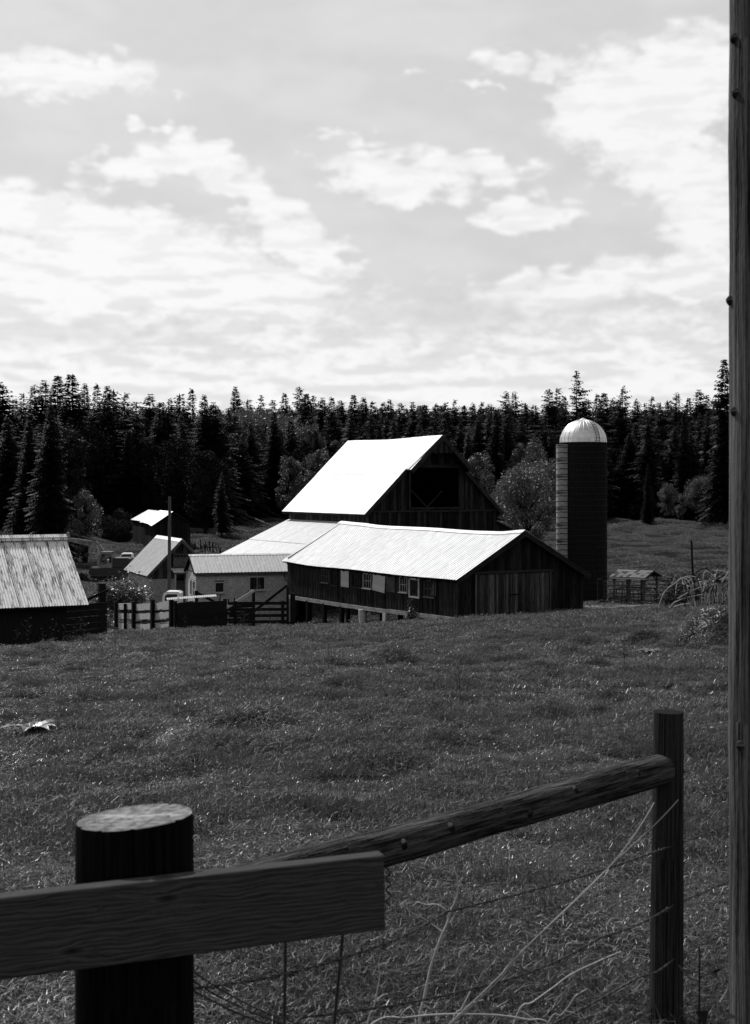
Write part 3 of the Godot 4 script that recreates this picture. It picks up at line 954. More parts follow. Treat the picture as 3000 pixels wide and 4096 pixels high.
func make_long_shed() -> void:
	var o := thing("long_shed", "long low wooden shed on piers with sagging ribbed white metal roof", "shed", p3(3.82, 62.0, 0), 30.0)
	var sag := [[0.0, 0.0], [0.12, 0.15], [0.25, 0.17], [0.45, 0.13], [0.72, 0.15], [0.88, 0.05], [1.0, 0.0]]
	var sage := [[0.0, 0.0], [0.3, 0.07], [0.55, 0.05], [0.8, 0.10], [1.0, 0.02]]
	var L := 18.5
	var ev := -2.54
	var rd := -0.33
	var rib := ribbed(3, 0.028, 0.055)
	sheets(o, "roof_sheet", l3(3.88, rd, 0), l3(3.88, rd, L), l3(0, ev, 0), l3(0, ev, L), 27, rib, [M.white_roof], sag, sage)
	sheets(o, "roof_sheet", l3(3.96, rd, L), l3(3.96, rd, 0), l3(7.84, ev, L), l3(7.84, ev, 0), 27, rib, [M.white_roof], [[0.0, 0.0], [0.12, 0.05], [0.5, 0.15], [0.8, 0.16], [1.0, 0.0]], [[0.0, 0.0], [1.0, 0.0]])
	# ridge cap, following the sag
	var cap := MB.new()
	for i in 40:
		var f0 := i / 40.0
		var f1 := (i + 1) / 40.0
		var a := l3(3.92, rd + 0.07 - curve_at(sag, f0), L * f0)
		var b := l3(3.92, rd + 0.07 - curve_at(sag, f1), L * f1)
		for sg in [-1.0, 1.0]:
			var dn := Vector3(0.26 * sg, -0.135, 0)
			if sg < 0: cap.quad(a + dn, b + dn, b, a)
			else: cap.quad(b + dn, a + dn, a, b)
	part(o, "ridge_cap", cap.done(M.white_roof))
	# roof deck below the metal
	var dk := MB.new()
	for i in 24:
		var f0 := i / 24.0
		var f1 := (i + 1) / 24.0
		for sg in [0, 1]:
			var ex := 0.03 if sg == 0 else 7.81
			var s0 := L * f0 + 0.02
			var s1 := L * f1 - (0.02 if i == 23 else 0.0)
			var ra := l3(3.92, rd - 0.05 - curve_at(sag, f0), s0)
			var rb := l3(3.92, rd - 0.05 - curve_at(sag, f1), s1)
			var ea := l3(ex, ev - 0.04 - curve_at(sage, f0), s0)
			var eb := l3(ex, ev - 0.04 - curve_at(sage, f1), s1)
			if sg == 0: dk.deck(ea, eb, rb, ra, 0.04)
			else: dk.deck(eb, ea, ra, rb, 0.04)
	part(o, "roof_deck", dk.done(M.timber))
	# barge boards on the near gable
	plank(o, "barge_board", l3(-0.02, ev - 0.10, -0.03), l3(3.93, rd - 0.12, -0.03), 0.24, 0.03, Y, M.dark_siding)
	plank(o, "barge_board", l3(3.91, rd - 0.12, -0.034), l3(7.86, ev - 0.10, -0.034), 0.24, 0.03, Y, M.dark_siding)
	for k in 27:
		plank(o, "rafter_end", l3(0.06, ev - 0.13 - curve_at(sage, (0.3 + k * 0.68) / L), 0.3 + k * 0.68), l3(0.8, ev + 0.27 - curve_at(sage, (0.3 + k * 0.68) / L), 0.3 + k * 0.68), 0.09, 0.05, Y, M.timber)
	# long wall towards the field
	var mats := [M.dark_siding, M.brown_siding, M.dark_siding, M.black_siding, M.brown_siding]
	var holes := [[13.04, 13.89, -3.51, -2.77], [12.03, 12.76, -3.58, -2.8], [9.45, 10.34, -3.54, -2.78], [8.34, 9.19, -3.51, -2.74], [4.75, 5.48, -3.46, -2.71], [3.53, 4.47, -3.66, -2.7], [2.26, 3.16, -3.53, -2.71]]
	var hol2 := []
	for h in holes: hol2.append([-h[1], -h[0], h[2], h[3]])
	var bot := func(x): return -4.30 - 0.12 * sin(clampf(-x / 18.0, 0.0, 1.0) * PI) - 0.1 * clampf(-x / 18.0, 0.0, 1.0)
	var top := func(x): return ev - 0.02 - curve_at(sage, clampf(-x / L, 0.0, 1.0)) + 0.09
	var wx := Vector3(0, 0, 1)
	# xdir runs towards the viewer so that the face looks out of the shed
	upright_boards(o, "board", l3(0.2, 0, 0), wx, -18.2, -0.3, 0.15, bot, top, hol2, mats, 0.05)
	var frames := [M.grey_trim, M.dark_siding, M.dark_siding, M.painted_trim, M.painted_trim, M.painted_trim, M.grey_trim]
	for i in holes.size():
		var h: Array = holes[i]
		var w: float = h[1] - h[0]
		var big: bool = i == 5
		window_part(o, l3(0.19 if not big else 0.12, (h[2] + h[3]) / 2, (h[0] + h[1]) / 2), wx, w + 0.02, h[3] - h[2] + 0.02, 1 if big else 3, 1 if big else 2, frames[i], 0.09 if big else 0.045, M.glass, not big)
	var cu := MB.new()
	cu.slab(l3(0.33, -3.45, 2.9), l3(0.33, -3.45, 2.32), l3(0.33, -2.74, 2.36), l3(0.33, -2.74, 2.55), 0.01)
	tag(part(o, "curtain", cu.done(M.curtain)), "pale curtain drawn aside behind the window by the corner", "")
	# corrugated squares and a board nailed over openings
	for q in [[10.69, 11.58, -3.60, -2.73, 0.0], [6.84, 8.09, -3.55, -2.72, 0.09]]:
		var sh := MB.new()
		var n := 9
		for k in n * 4:
			var f0 := float(k) / (n * 4)
			var f1 := float(k + 1) / (n * 4)
			var z0: float = 0.013 * cos(TAU * k / 4.0)
			var z1: float = 0.013 * cos(TAU * (k + 1) / 4.0)
			var tl: float = q[4]
			var s0: float = lerpf(q[1], q[0], f0)
			var s1: float = lerpf(q[1], q[0], f1)
			sh.quad(l3(0.15 - z0, q[2] - tl * f0, s0 + tl), l3(0.15 - z1, q[2] - tl * f1, s1 + tl), l3(0.15 - z1, q[3] - tl * f1 * 0.6, s1), l3(0.15 - z0, q[3] - tl * f0 * 0.6, s0))
		tag(part(o, "cover_sheet", sh.done(M.galvanised)), "corrugated metal square nailed over a window opening", "")
	plank(o, "cover_board", l3(0.16, -3.14, 5.93), l3(0.16, -3.14, 6.8), 0.8, 0.02, Y, M.silver_siding)
	# sill beam in two lengths, and piers
	for q in [[0.3, 6.6, -4.42, -4.52], [6.62, 11.2, -4.55, -4.60], [11.22, 18.2, -4.60, -4.62]]:
		plank(o, "sill_beam", l3(0.2, q[2], q[0]), l3(0.2, q[3], q[1]), 0.2, 0.14, Y, M.sill_beam)
	for s in [0.42, 2.4, 4.4, 6.9, 9.3, 11.6, 13.6, 15.6, 17.6]:
		for xx in [0.22, 3.9, 7.6]:
			var at := Vector2(3.82 + 0.866 * xx - 0.5 * s, 62.0 + 0.5 * xx + 0.866 * s)
			var gy := ground_y(at.x, at.y) - 0.1
			var y1 := -4.66 if s > 6.7 else -4.56
			if y1 - gy < 0.05: continue
			if xx == 0.22 and s > 7.0 and s < 9.4:
				var bk := MB.new()
				bk.tube([l3(xx, gy, s), l3(xx, y1, s)], [0.19, 0.24], 14)
				tag(part(o, "pier", bk.done(M.pale_concrete)), "round concrete pier like a tapered tub", "")
			else:
				boxpart(o, "pier", l3(xx, (gy + y1) / 2, s), Vector3(0.2, y1 - gy, 0.2) if xx != 0.22 or s > 7.0 else Vector3(0.26, y1 - gy, 0.3), M.timber if s > 7.0 else M.pale_concrete)
	# floor, back walls
	boxpart(o, "floor", l3(3.92, -4.44, 9.25), Vector3(7.2, 0.1, 17.7), M.timber)
	boxpart(o, "rear_wall", l3(7.6, -3.5, 9.25), Vector3(0.1, 1.86, 17.7), M.dark_siding)
	upright_boards(o, "board", l3(0, 0, 18.2), -X, -7.62, -0.24, 0.3, func(_x): return -4.5, func(x): return ev + 0.06 + (3.92 - absf(-x - 3.92)) * 0.555, [], [M.dark_siding])
	# near gable with its double doors
	var gtop := func(x): return ev - 0.04 + (3.92 - absf(x - 3.92)) * 0.56
	var gm := [M.black_siding, M.dark_siding, M.barn_wood, M.black_siding]
	upright_boards(o, "board", l3(0, 0, 0.28), X, 0.2, 7.64, 0.17, func(_x): return -4.62, gtop, [[1.3, 5.46, -4.7, -2.32]], gm, 0.04)
	for q in [[1.25, 3.30], [3.34, 5.48]]:
		var dn := Node3D.new()
		dn.name = "door"
		o.add_child(dn, true)
		var dm := [M.door_wood, M.door_wood, M.door_wood_pale, M.brown_siding]
		upright_boards(dn, "board", l3(0, 0, 0.22), X, q[0], q[1], 0.14, func(_x): return -4.5, func(_x): return -2.36, [], dm, 0.03)
		plank(dn, "latch", l3(q[0] if q[0] > 2.0 else q[1] - 0.25, -3.35, 0.17), l3((q[0] if q[0] > 2.0 else q[1] - 0.25) + 0.4, -3.35, 0.17), 0.06, 0.03, Y, M.timber)
	plank(o, "door_track", l3(1.1, -2.27, 0.2), l3(5.7, -2.27, 0.2), 0.13, 0.06, Y, M.barn_wood_grey)
	plank(o, "door_post", l3(1.19, -4.5, 0.2), l3(1.19, -2.36, 0.2), 0.09, 0.05, X, M.door_wood_pale)
	plank(o, "door_post", l3(5.56, -4.5, 0.2), l3(5.56, -2.36, 0.2), 0.09, 0.05, X, M.door_wood)
	plank(o, "corner_post", l3(0.19, -4.56, 0.27), l3(0.19, -2.5, 0.27), 0.12, 0.12, X, M.brown_siding)

func make_barn() -> void:
	var o := thing("main_barn", "tall gabled barn with steep white metal roof and hay hood", "barn", p3(-0.65, 92.0, 0), 30.0)
	var h := 5.8
	var L := 13.0
	var p := -0.85
	var ev := -0.06
	var rd := 5.42
	var slope := (rd - ev) / h
	var ms := func(x): return ev + (h - absf(x - h)) * slope
	var mid := 0.52
	var cor := waved(6, 0.018)
	var hy := lerpf(ev, rd, 0.56)   # where the hood begins on the slope
	var sagr := [[0.0, 0.0], [0.5, 0.10], [1.0, 0.0]]
	for sg in [0, 1]:
		var fx := func(x): return x if sg == 0 else 2.0 * h - x
		var s0 := 0.0 if sg == 0 else L
		var s1 := L if sg == 0 else 0.0
		var xm := h * mid
		sheets(o, "roof_sheet", l3(fx.call(h - 0.02), rd, s0), l3(fx.call(h - 0.02), rd, s1), l3(fx.call(xm - 0.1), ev + (xm - 0.1) * slope, s0), l3(fx.call(xm - 0.1), ev + (xm - 0.1) * slope, s1), 15, cor, [M.white_roof], sagr, [])
		sheets(o, "roof_sheet", l3(fx.call(xm), ev + xm * slope - 0.03, s0), l3(fx.call(xm), ev + xm * slope - 0.03, s1), l3(fx.call(-0.05), ev - 0.03 - 0.05 * slope, s0), l3(fx.call(-0.05), ev - 0.03 - 0.05 * slope, s1), 15, cor, [M.white_roof])
		# hood over the hay door: metal, then a ragged edge of old shingles
		var xh := h * 0.56
		sheets(o, "hood_sheet", l3(fx.call(h - 0.02), rd, p), l3(fx.call(h - 0.02), rd, 0.0), l3(fx.call(xh), hy, p + 0.42), l3(fx.call(xh), hy, 0.0), 1, waved(5, 0.018), [M.white_roof])
		for k in 9:
			var f0 := k / 9.0
			var f1 := (k + 1) / 9.0
			var xa: float = fx.call(lerpf(h, xh, f0))
			var xb: float = fx.call(lerpf(h, xh, f1))
			var ya := lerpf(rd, hy, f0) - 0.035
			var yb := lerpf(rd, hy, f1) - 0.035
			if k % 2 == 1 or k > 5:
				var sm := MB.new()
				if sg == 0: sm.slab(l3(xb, yb, p), l3(xa, ya, p), l3(xa, ya, p + 0.75), l3(xb, yb, p + 0.75), 0.03)
				else: sm.slab(l3(xa, ya, p), l3(xb, yb, p), l3(xb, yb, p + 0.75), l3(xa, ya, p + 0.75), 0.03)
				part(o, "shingle", sm.done(M.shingle_wood if k % 4 == 1 else M.galvanised))
		# deck under the roof
		var dk := MB.new()
		var A := l3(fx.call(0.0), ev - 0.09, 0.02)
		var B := l3(fx.call(0.0), ev - 0.09, L - 0.02)
		var C := l3(fx.call(h), rd - 0.09, L - 0.02)
		var D := l3(fx.call(h), rd - 0.09, 0.02)
		if sg == 0: dk.deck(A, B, C, D, 0.06)
		else: dk.deck(B, A, D, C, 0.06)
		var E1 := l3(fx.call(xh), hy - 0.09, p + 0.02)
		var E2 := l3(fx.call(xh), hy - 0.09, 0.02)
		var E3 := l3(fx.call(h), rd - 0.09, p + 0.02)
		if sg == 0: dk.deck(E1, E2, D, E3, 0.06)
		else: dk.deck(E2, E1, E3, D, 0.06)
		part(o, "roof_deck", dk.done(M.timber))
		# barge boards: the main rake and the hood rake
		plank(o, "barge_board", l3(fx.call(0.0), ev - 0.16, -0.02), l3(fx.call(xh), hy - 0.16, -0.02), 0.26, 0.04, Y, M.barn_wood_grey)
		plank(o, "barge_board", l3(fx.call(xh - 0.05), hy - 0.2, p - 0.02 - 0.004 * sg), l3(fx.call(h), rd - 0.14, p - 0.02 - 0.004 * sg), 0.30, 0.04, Y, M.barn_wood_grey)
		plank(o, "eave_board", l3(fx.call(0.02), ev - 0.17, 0), l3(fx.call(0.02), ev - 0.17, L), 0.16, 0.04, Y, M.barn_wood_grey)
	# peak boards on the hood, gable boards round the hay door
	upright_boards(o, "board", l3(0, 0, p + 0.06), X, 4.5, 7.1, 0.22, func(_x): return 4.16, func(x): return ms.call(x) - 0.14, [], [M.barn_wood_grey, M.barn_wood])
	var bm := [M.barn_wood, M.barn_wood_grey, M.barn_wood, M.black_siding]
	upright_boards(o, "board", l3(0, 0, 0.32), X, 0.4, 11.2, 0.21, func(_x): return 0.06, func(x): return ms.call(x) - 0.14, [[3.79, 7.88, 0.32, 3.14]], bm)
	upright_boards(o, "board", l3(0, 0, 0.36), X, 0.4, 11.2, 0.24, func(_x): return -6.9, func(_x): return 0.0, [], bm)
	plank(o, "belt_board", l3(0.4, 0.04, 0.26), l3(11.2, 0.04, 0.26), 0.12, 0.05, Y, M.barn_wood_grey)
	plank(o, "door_beam", l3(3.6, 3.24, 0.24), l3(8.05, 3.24, 0.24), 0.2, 0.12, Y, M.barn_wood_grey)
	plank(o, "door_jamb", l3(3.74, 0.1, 0.26), l3(3.74, 3.14, 0.26), 0.12, 0.08, X, M.barn_wood_grey)
	plank(o, "door_jamb", l3(7.93, 0.1, 0.26), l3(7.93, 3.14, 0.26), 0.12, 0.08, X, M.barn_wood_grey)
	plank(o, "door_sill", l3(3.7, 0.26, 0.24), l3(7.95, 0.26, 0.24), 0.12, 0.2, Y, M.barn_wood_grey)
	# braces inside the hay door
	plank(o, "brace", l3(4.1, 1.9, 1.4), l3(5.9, 0.3, 1.4), 0.1, 0.06, Y, M.barn_wood_grey)
	plank(o, "brace", l3(7.2, 1.5, 1.4), l3(5.9, 0.3, 1.45), 0.1, 0.06, Y, M.barn_wood_grey)
	boxpart(o, "loft_floor", l3(h, 0.15, 6.6), Vector3(10.6, 0.15, 12.4), M.timber)
	# long walls
	upright_boards(o, "board", l3(0.4, 0, 0), Vector3(0, 0, 1), -12.7, -0.3, 0.24, func(_x): return -3.4, func(_x): return ev + 0.2, [], [M.silver_siding, M.brown_siding, M.barn_wood_grey])
	boxpart(o, "wall", l3(11.2, -3.3, 6.5), Vector3(0.1, 7.0, 12.3), M.barn_wood)
	boxpart(o, "wall", l3(0.5, -5.2, 6.5), Vector3(0.08, 3.4, 12.3), M.barn_wood)
	upright_boards(o, "board", l3(0, 0, 12.7), -X, -11.2, -0.4, 0.4, func(_x): return -6.9, func(x): return ms.call(-x) - 0.15, [], [M.barn_wood])
	# lean-to roofs
	var lt := waved(6, 0.016)
	sheets(o, "lean_to_sheet", l3(0.36, -0.75, 0.1), l3(0.36, -0.75, 12.7), l3(-3.0, -2.23, 0.1), l3(-3.0, -2.23, 12.7), 15, lt, [M.leanto_roof])
	sheets(o, "lean_to_sheet", l3(-2.9, -2.215, 0.1), l3(-2.9, -2.215, 12.7), l3(-6.3, -3.71, 0.1), l3(-6.3, -3.71, 12.7), 15, lt, [M.leanto_roof])
	sheets(o, "lean_to_sheet", l3(11.26, -0.75, 12.7), l3(11.26, -0.75, 0.1), l3(15.2, -2.5, 12.7), l3(15.2, -2.5, 0.1), 15, lt, [M.leanto_roof])
	var dk2 := MB.new()
	dk2.deck(l3(-6.2, -3.76, 0.15), l3(-6.2, -3.76, 12.6), l3(0.34, -0.83, 12.6), l3(0.34, -0.83, 0.15), 0.06)
	dk2.deck(l3(15.1, -2.56, 12.6), l3(15.1, -2.56, 0.15), l3(11.28, -0.83, 0.15), l3(11.28, -0.83, 12.6), 0.06)
	part(o, "lean_to_deck", dk2.done(M.timber))
	boxpart(o, "lean_to_wall", l3(-5.9, -5.3, 6.4), Vector3(0.08, 3.1, 12.0), M.barn_wood)
	boxpart(o, "lean_to_wall", l3(14.9, -4.7, 6.4), Vector3(0.08, 4.2, 12.0), M.barn_wood)
	upright_boards(o, "board", l3(0, 0, 0.3), X, -5.9, 0.4, 0.26, func(_x): return -6.9, func(x): return -0.95 + (x - 0.36) * 0.45, [], bm)
	upright_boards(o, "board", l3(0, 0, 0.3), X, 11.2, 14.9, 0.26, func(_x): return -6.9, func(x): return -0.95 - (x - 11.26) * 0.45, [], bm)

func make_silo() -> void:
	var o := thing("silo", "round dark concrete stave silo with ribbed metal dome", "silo", p3(15.6, 100.0, -6.9), 0.0)
	var R := 1.77
	var H := 11.98
	# staves: 40 columns, courses staggered, each with a narrow joint
	var w := MB.new()
	w.tube([Vector3.ZERO, Vector3(0, H, 0)], [R - 0.03], 40)
	for c in 40:
		var a0 := TAU * c / 40.0 + 0.006
		var a1 := TAU * (c + 1) / 40.0 - 0.006
		var y := -0.4 if c % 2 == 0 else 0.0
		while y < H:
			var y0 := maxf(y, 0.0) + 0.008
			var y1 := minf(y + 0.76, H) - 0.008
			var r := R + rng.randf_range(-0.004, 0.004)
			if y1 > y0:
				var A := Vector3(cos(a0) * r, y0, sin(a0) * r)
				var B := Vector3(cos(a1) * r, y0, sin(a1) * r)
				var C := Vector3(B.x, y1, B.z)
				var D := Vector3(A.x, y1, A.z)
				w.quad(B, A, D, C, Vector2(c * 0.28, y0), Vector2(c * 0.28 + 0.26, y0), Vector2(c * 0.28 + 0.26, y1), Vector2(c * 0.28, y1))
				w.quad(A, A * Vector3(0.98, 1, 0.98), D * Vector3(0.98, 1, 0.98), D)
				w.quad(B * Vector3(0.98, 1, 0.98), B, C, C * Vector3(0.98, 1, 0.98))
			y += 0.76
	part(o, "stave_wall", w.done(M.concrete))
	for k in 27:
		var hp := MB.new()
		var pts := []
		for i in 41: pts.append(Vector3(cos(TAU * i / 40.0) * (R + 0.012), 0.25 + k * 0.44, sin(TAU * i / 40.0) * (R + 0.004)))
		hp.tube(pts, [0.007], 4)
		part(o, "hoop", hp.done(M.hoop_iron))
	# dome of 26 gores
	var dome := Node3D.new()
	dome.name = "dome"
	o.add_child(dome)
	dome.position.y = H
	for g in 26:
		var m := MB.new()
		var a0 := TAU * g / 26.0
		var a1 := TAU * (g + 1) / 26.0
		for k in 12:
			var t0 := k / 12.0 * PI / 2 * 0.93
			var t1 := (k + 1) / 12.0 * PI / 2 * 0.93
			for j in 4:
				var q0 := lerpf(a0, a1, j / 4.0)
				var q1 := lerpf(a0, a1, (j + 1) / 4.0)
				var bul0 := 1.0 + 0.010 * sin(PI * j / 4.0)
				var bul1 := 1.0 + 0.010 * sin(PI * (j + 1) / 4.0)
				var f := func(t, q, bu): return Vector3(cos(t) * cos(q) * bu, sin(t) * 1.0, cos(t) * sin(q) * bu) * Vector3(R * 0.985, 1.72, R * 0.985)
				var nn := func(t, q): return Vector3(cos(t) * cos(q), sin(t), cos(t) * sin(q)).normalized()
				m.quadn(f.call(t0, q1, bul1), f.call(t0, q0, bul0), f.call(t1, q0, bul0), f.call(t1, q1, bul1), nn.call(t0, q1), nn.call(t0, q0), nn.call(t1, q0), nn.call(t1, q1), Vector2(q1 * R, t0), Vector2(q0 * R, t0), Vector2(q0 * R, t1), Vector2(q1 * R, t1))
		# standing seam
		var pts := []
		for k in 9:
			var t := k / 8.0 * PI / 2 * 0.93
			pts.append(Vector3(cos(t) * cos(a0), sin(t), cos(t) * sin(a0)) * Vector3(R * 0.99, 1.725, R * 0.99))
		m.tube(pts, [0.020], 4)
		part(dome, "gore", m.done(M.dome_metal))
	var cp := MB.new()
	for k in 26:
		var a0 := TAU * k / 26.0
		var a1 := TAU * (k + 1) / 26.0
		cp.tri(Vector3(cos(a1) * 0.42, 1.66, sin(a1) * 0.42), Vector3(cos(a0) * 0.42, 1.66, sin(a0) * 0.42), Vector3(0, 1.86, 0))
	part(dome, "cap", cp.done(M.dome_metal))
	# ladder bent over the dome
	var lad := MB.new()
	var az := deg_to_rad(62.0)
	for sg in [-1.0, 1.0]:
		var pts := []
		for k in 9:
			var t := k / 8.0 * 1.0
			pts.append(Vector3(cos(t) * cos(az) * 1.84, sin(t) * 1.8, cos(t) * sin(az) * 1.84) + Vector3(-sin(az), 0, cos(az)) * 0.15 * sg)
		lad.tube(pts, [0.022], 5)
	for k in 8:
		var t := (k + 0.4) / 8.0
		var c := Vector3(cos(t) * cos(az) * 1.84, sin(t) * 1.8, cos(t) * sin(az) * 1.84)
		lad.tube([c - Vector3(-sin(az), 0, cos(az)) * 0.15, c + Vector3(-sin(az), 0, cos(az)) * 0.15], [0.018], 5)
	part(o, "ladder", lad.done(M.hoop_iron), Transform3D(Basis(), Vector3(0, H, 0)))
	# half-round chute up the side, ring over ring
	var cx := Vector3(-1.60, 0, 0.72)
	var face := atan2(cx.z, cx.x)
	var y := 0.4
	var i := 0
	while y < H - 0.2:
		var m := MB.new()
		var y1 := minf(y + 0.40, H - 0.15)
		for k in 18:
			var a0 := face - 1.9 + 3.8 * k / 18.0
			var a1 := face - 1.9 + 3.8 * (k + 1) / 18.0
			var n0 := Vector3(cos(a0), 0, sin(a0))
			var n1 := Vector3(cos(a1), 0, sin(a1))
			var u0 := k / 18.0
			var u1 := (k + 1) / 18.0
			m.quadn(cx + n1 * 0.52 + Y * (y + 0.012), cx + n0 * 0.52 + Y * (y + 0.012), cx + n0 * 0.52 + Y * (y1 - 0.012), cx + n1 * 0.52 + Y * (y1 - 0.012), n1, n0, n0, n1, Vector2(1.0 - u1, 1), Vector2(1.0 - u0, 1), Vector2(1.0 - u0, 0), Vector2(1.0 - u1, 0))
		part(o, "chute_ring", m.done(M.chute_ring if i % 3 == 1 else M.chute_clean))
		var hp := MB.new()
		var pts := []
		for k in 13:
			var a := face - 1.9 + 3.8 * k / 12.0
			pts.append(cx + Vector3(cos(a), 0, sin(a)) * 0.525 + Y * y)
		hp.tube(pts, [0.034], 5)
		part(o, "chute_hoop", hp.done(M.hoop_iron))
		y += 0.40
		i += 1

func make_milk_house() -> void:
	var o := thing("milk_house", "small clapboard milk house with grey ribbed metal roof beside the barn", "shed", p3(-10.83, 80.0, 0), 17.0)
	var L := 7.4    # along the front
	var D := 3.9
	var ev := -3.40
	var rd := -2.42
	var rib := ribbed(3, 0.03, 0.09)
	sheets(o, "roof_sheet", Vector3(0, rd, -1.95), Vector3(L, rd, -1.95), Vector3(0, ev, 0), Vector3(L, ev, 0), 12, rib, [M.galvanised])
	sheets(o, "roof_sheet", Vector3(L, rd, -1.97), Vector3(0, rd, -1.97), Vector3(L, ev, -D), Vector3(0, ev, -D), 12, rib, [M.galvanised])
	var cap := MB.new()
	cap.slab(Vector3(-0.04, rd - 0.03, -1.82), Vector3(L, rd - 0.03, -1.82), Vector3(L, rd + 0.055, -1.96), Vector3(-0.04, rd + 0.055, -1.96), 0.012)
	cap.slab(Vector3(L, rd - 0.03, -2.10), Vector3(-0.04, rd - 0.03, -2.10), Vector3(-0.04, rd + 0.055, -1.962), Vector3(L, rd + 0.055, -1.962), 0.012)
	part(o, "ridge_cap", cap.done(M.white_roof))
	var dk := MB.new()
	dk.deck(Vector3(0.02, ev - 0.05, -0.02), Vector3(L, ev - 0.05, -0.02), Vector3(L, rd - 0.05, -1.95), Vector3(0.02, rd - 0.05, -1.95), 0.05)
	dk.deck(Vector3(L, ev - 0.05, -D + 0.02), Vector3(0.02, ev - 0.05, -D + 0.02), Vector3(0.02, rd - 0.05, -1.955), Vector3(L, rd - 0.05, -1.955), 0.05)
	part(o, "roof_deck", dk.done(M.timber))
	plank(o, "fascia", Vector3(0.02, ev - 0.10, -0.03), Vector3(L, ev - 0.10, -0.03), 0.13, 0.03, Y, M.grey_trim)
	# clapboards on the front and the end, leaving the openings
	var base := -6.5
	var y := base
	while y < ev - 0.06:
		var y1 := minf(y + 0.125, ev - 0.05)
		var runs := [[0.16, 5.92]]
		for h in [[1.25, 1.85, -4.62, -3.96], [3.35, 4.38, -4.52, -3.66]]:
			if y1 > h[2] + 0.02 and y < h[3] - 0.02:
				var nr := []
				for r in runs:
					if h[0] > r[0] and h[1] < r[1]:
						nr.append([r[0], h[0]])
						nr.append([h[1], r[1]])
					else: nr.append(r)
				runs = nr
		for r in runs:
			var m := MB.new()
			m.slab(Vector3(r[0], y, -0.16), Vector3(r[1], y, -0.16), Vector3(r[1], y1 + 0.01, -0.190), Vector3(r[0], y1 + 0.01, -0.190), 0.014, Vector2(rng.randf() * 4.0, rng.randf()))
			part(o, "clapboard", m.done(M.clapboard))
		# end wall, cut to the roof
		var inset := maxf(0.0, (y1 - ev) / 0.5)
		var ruse := [[-3.72, -0.2]]
		if y1 > -4.9 and y < -3.95: ruse = [[-3.72, -2.5], [-1.95, -1.45], [-0.8, -0.2]]
		for r in ruse:
			var m := MB.new()
			m.slab(Vector3(0.16, y, r[0]), Vector3(0.16, y, r[1]), Vector3(0.182, y1 + 0.01, r[1]), Vector3(0.182, y1 + 0.01, r[0]), 0.014, Vector2(rng.randf() * 4.0, rng.randf()))
			part(o, "clapboard", m.done(M.clapboard))
		y += 0.125
	while y < rd - 0.2:
		var q := (y + 0.125 - ev) / (rd - ev) * 1.95 + 0.12
		var m := MB.new()
		m.slab(Vector3(0.16, y, -D + q), Vector3(0.16, y, -q), Vector3(0.182, y + 0.13, -q - 0.05), Vector3(0.182, y + 0.13, -D + q + 0.05), 0.014, Vector2(rng.randf() * 4.0, rng.randf()))
		part(o, "clapboard", m.done(M.clapboard))
		y += 0.125
	plank(o, "corner_board", Vector3(0.17, base, -0.165), Vector3(0.17, ev - 0.06, -0.165), 0.1, 0.05, X, M.clapboard)
	window_part(o, Vector3(1.55, -4.29, -0.16), X, 0.62, 0.68, 1, 1, M.clapboard, 0.07, M.glass)
	window_part(o, Vector3(3.865, -4.09, -0.16), X, 1.05, 0.88, 2, 1, M.clapboard, 0.08, M.glass)
	window_part(o, Vector3(0.165, -4.42, -2.22), Vector3(0, 0, 1), 0.56, 0.96, 1, 2, M.clapboard, 0.05, M.glass, false)
	window_part(o, Vector3(0.165, -4.42, -1.12), Vector3(0, 0, 1), 0.66, 0.96, 1, 2, M.clapboard, 0.05, M.glass, false)
	plank(o, "barge_board", Vector3(-0.02, ev - 0.07, 0.0), Vector3(-0.02, rd - 0.06, -1.95), 0.16, 0.03, Y, M.timber)
	plank(o, "barge_board", Vector3(-0.024, ev - 0.07, -D), Vector3(-0.024, rd - 0.06, -1.95), 0.16, 0.03, Y, M.timber)
	for k in 5:
		plank(o, "lookout", Vector3(-0.01, ev - 0.12 + k * 0.2, -D + 0.1 + k * 0.4), Vector3(0.2, ev - 0.12 + k * 0.2, -D + 0.1 + k * 0.4), 0.09, 0.05, Y, M.timber)
	# open bay, back walls and floor
	boxpart(o, "wall", Vector3(3.7, -4.95, -3.72), Vector3(7.2, 3.05, 0.08), M.clapboard)
	boxpart(o, "wall", Vector3(5.96, -4.97, -1.0), Vector3(0.07, 2.95, 1.66), M.timber)
	boxpart(o, "wall", Vector3(7.3, -4.97, -1.95), Vector3(0.07, 2.95, 3.5), M.timber)
	boxpart(o, "bay_post", Vector3(5.98, -4.97, -0.17), Vector3(0.14, 2.96, 0.1), M.clapboard)
	boxpart(o, "floor", Vector3(3.7, -6.55, -1.95), Vector3(7.2, 0.12, 3.6), M.concrete)
	var gut := MB.new()
	gut.tube([Vector3(5.5, ev - 0.12, -0.06), Vector3(5.6, ev - 0.5, -0.1), Vector3(5.85, ev - 0.62, -0.1), Vector3(5.88, ev - 1.2, -0.1)], [0.03], 7)
	part(o, "downpipe", gut.done(M.hoop_iron))

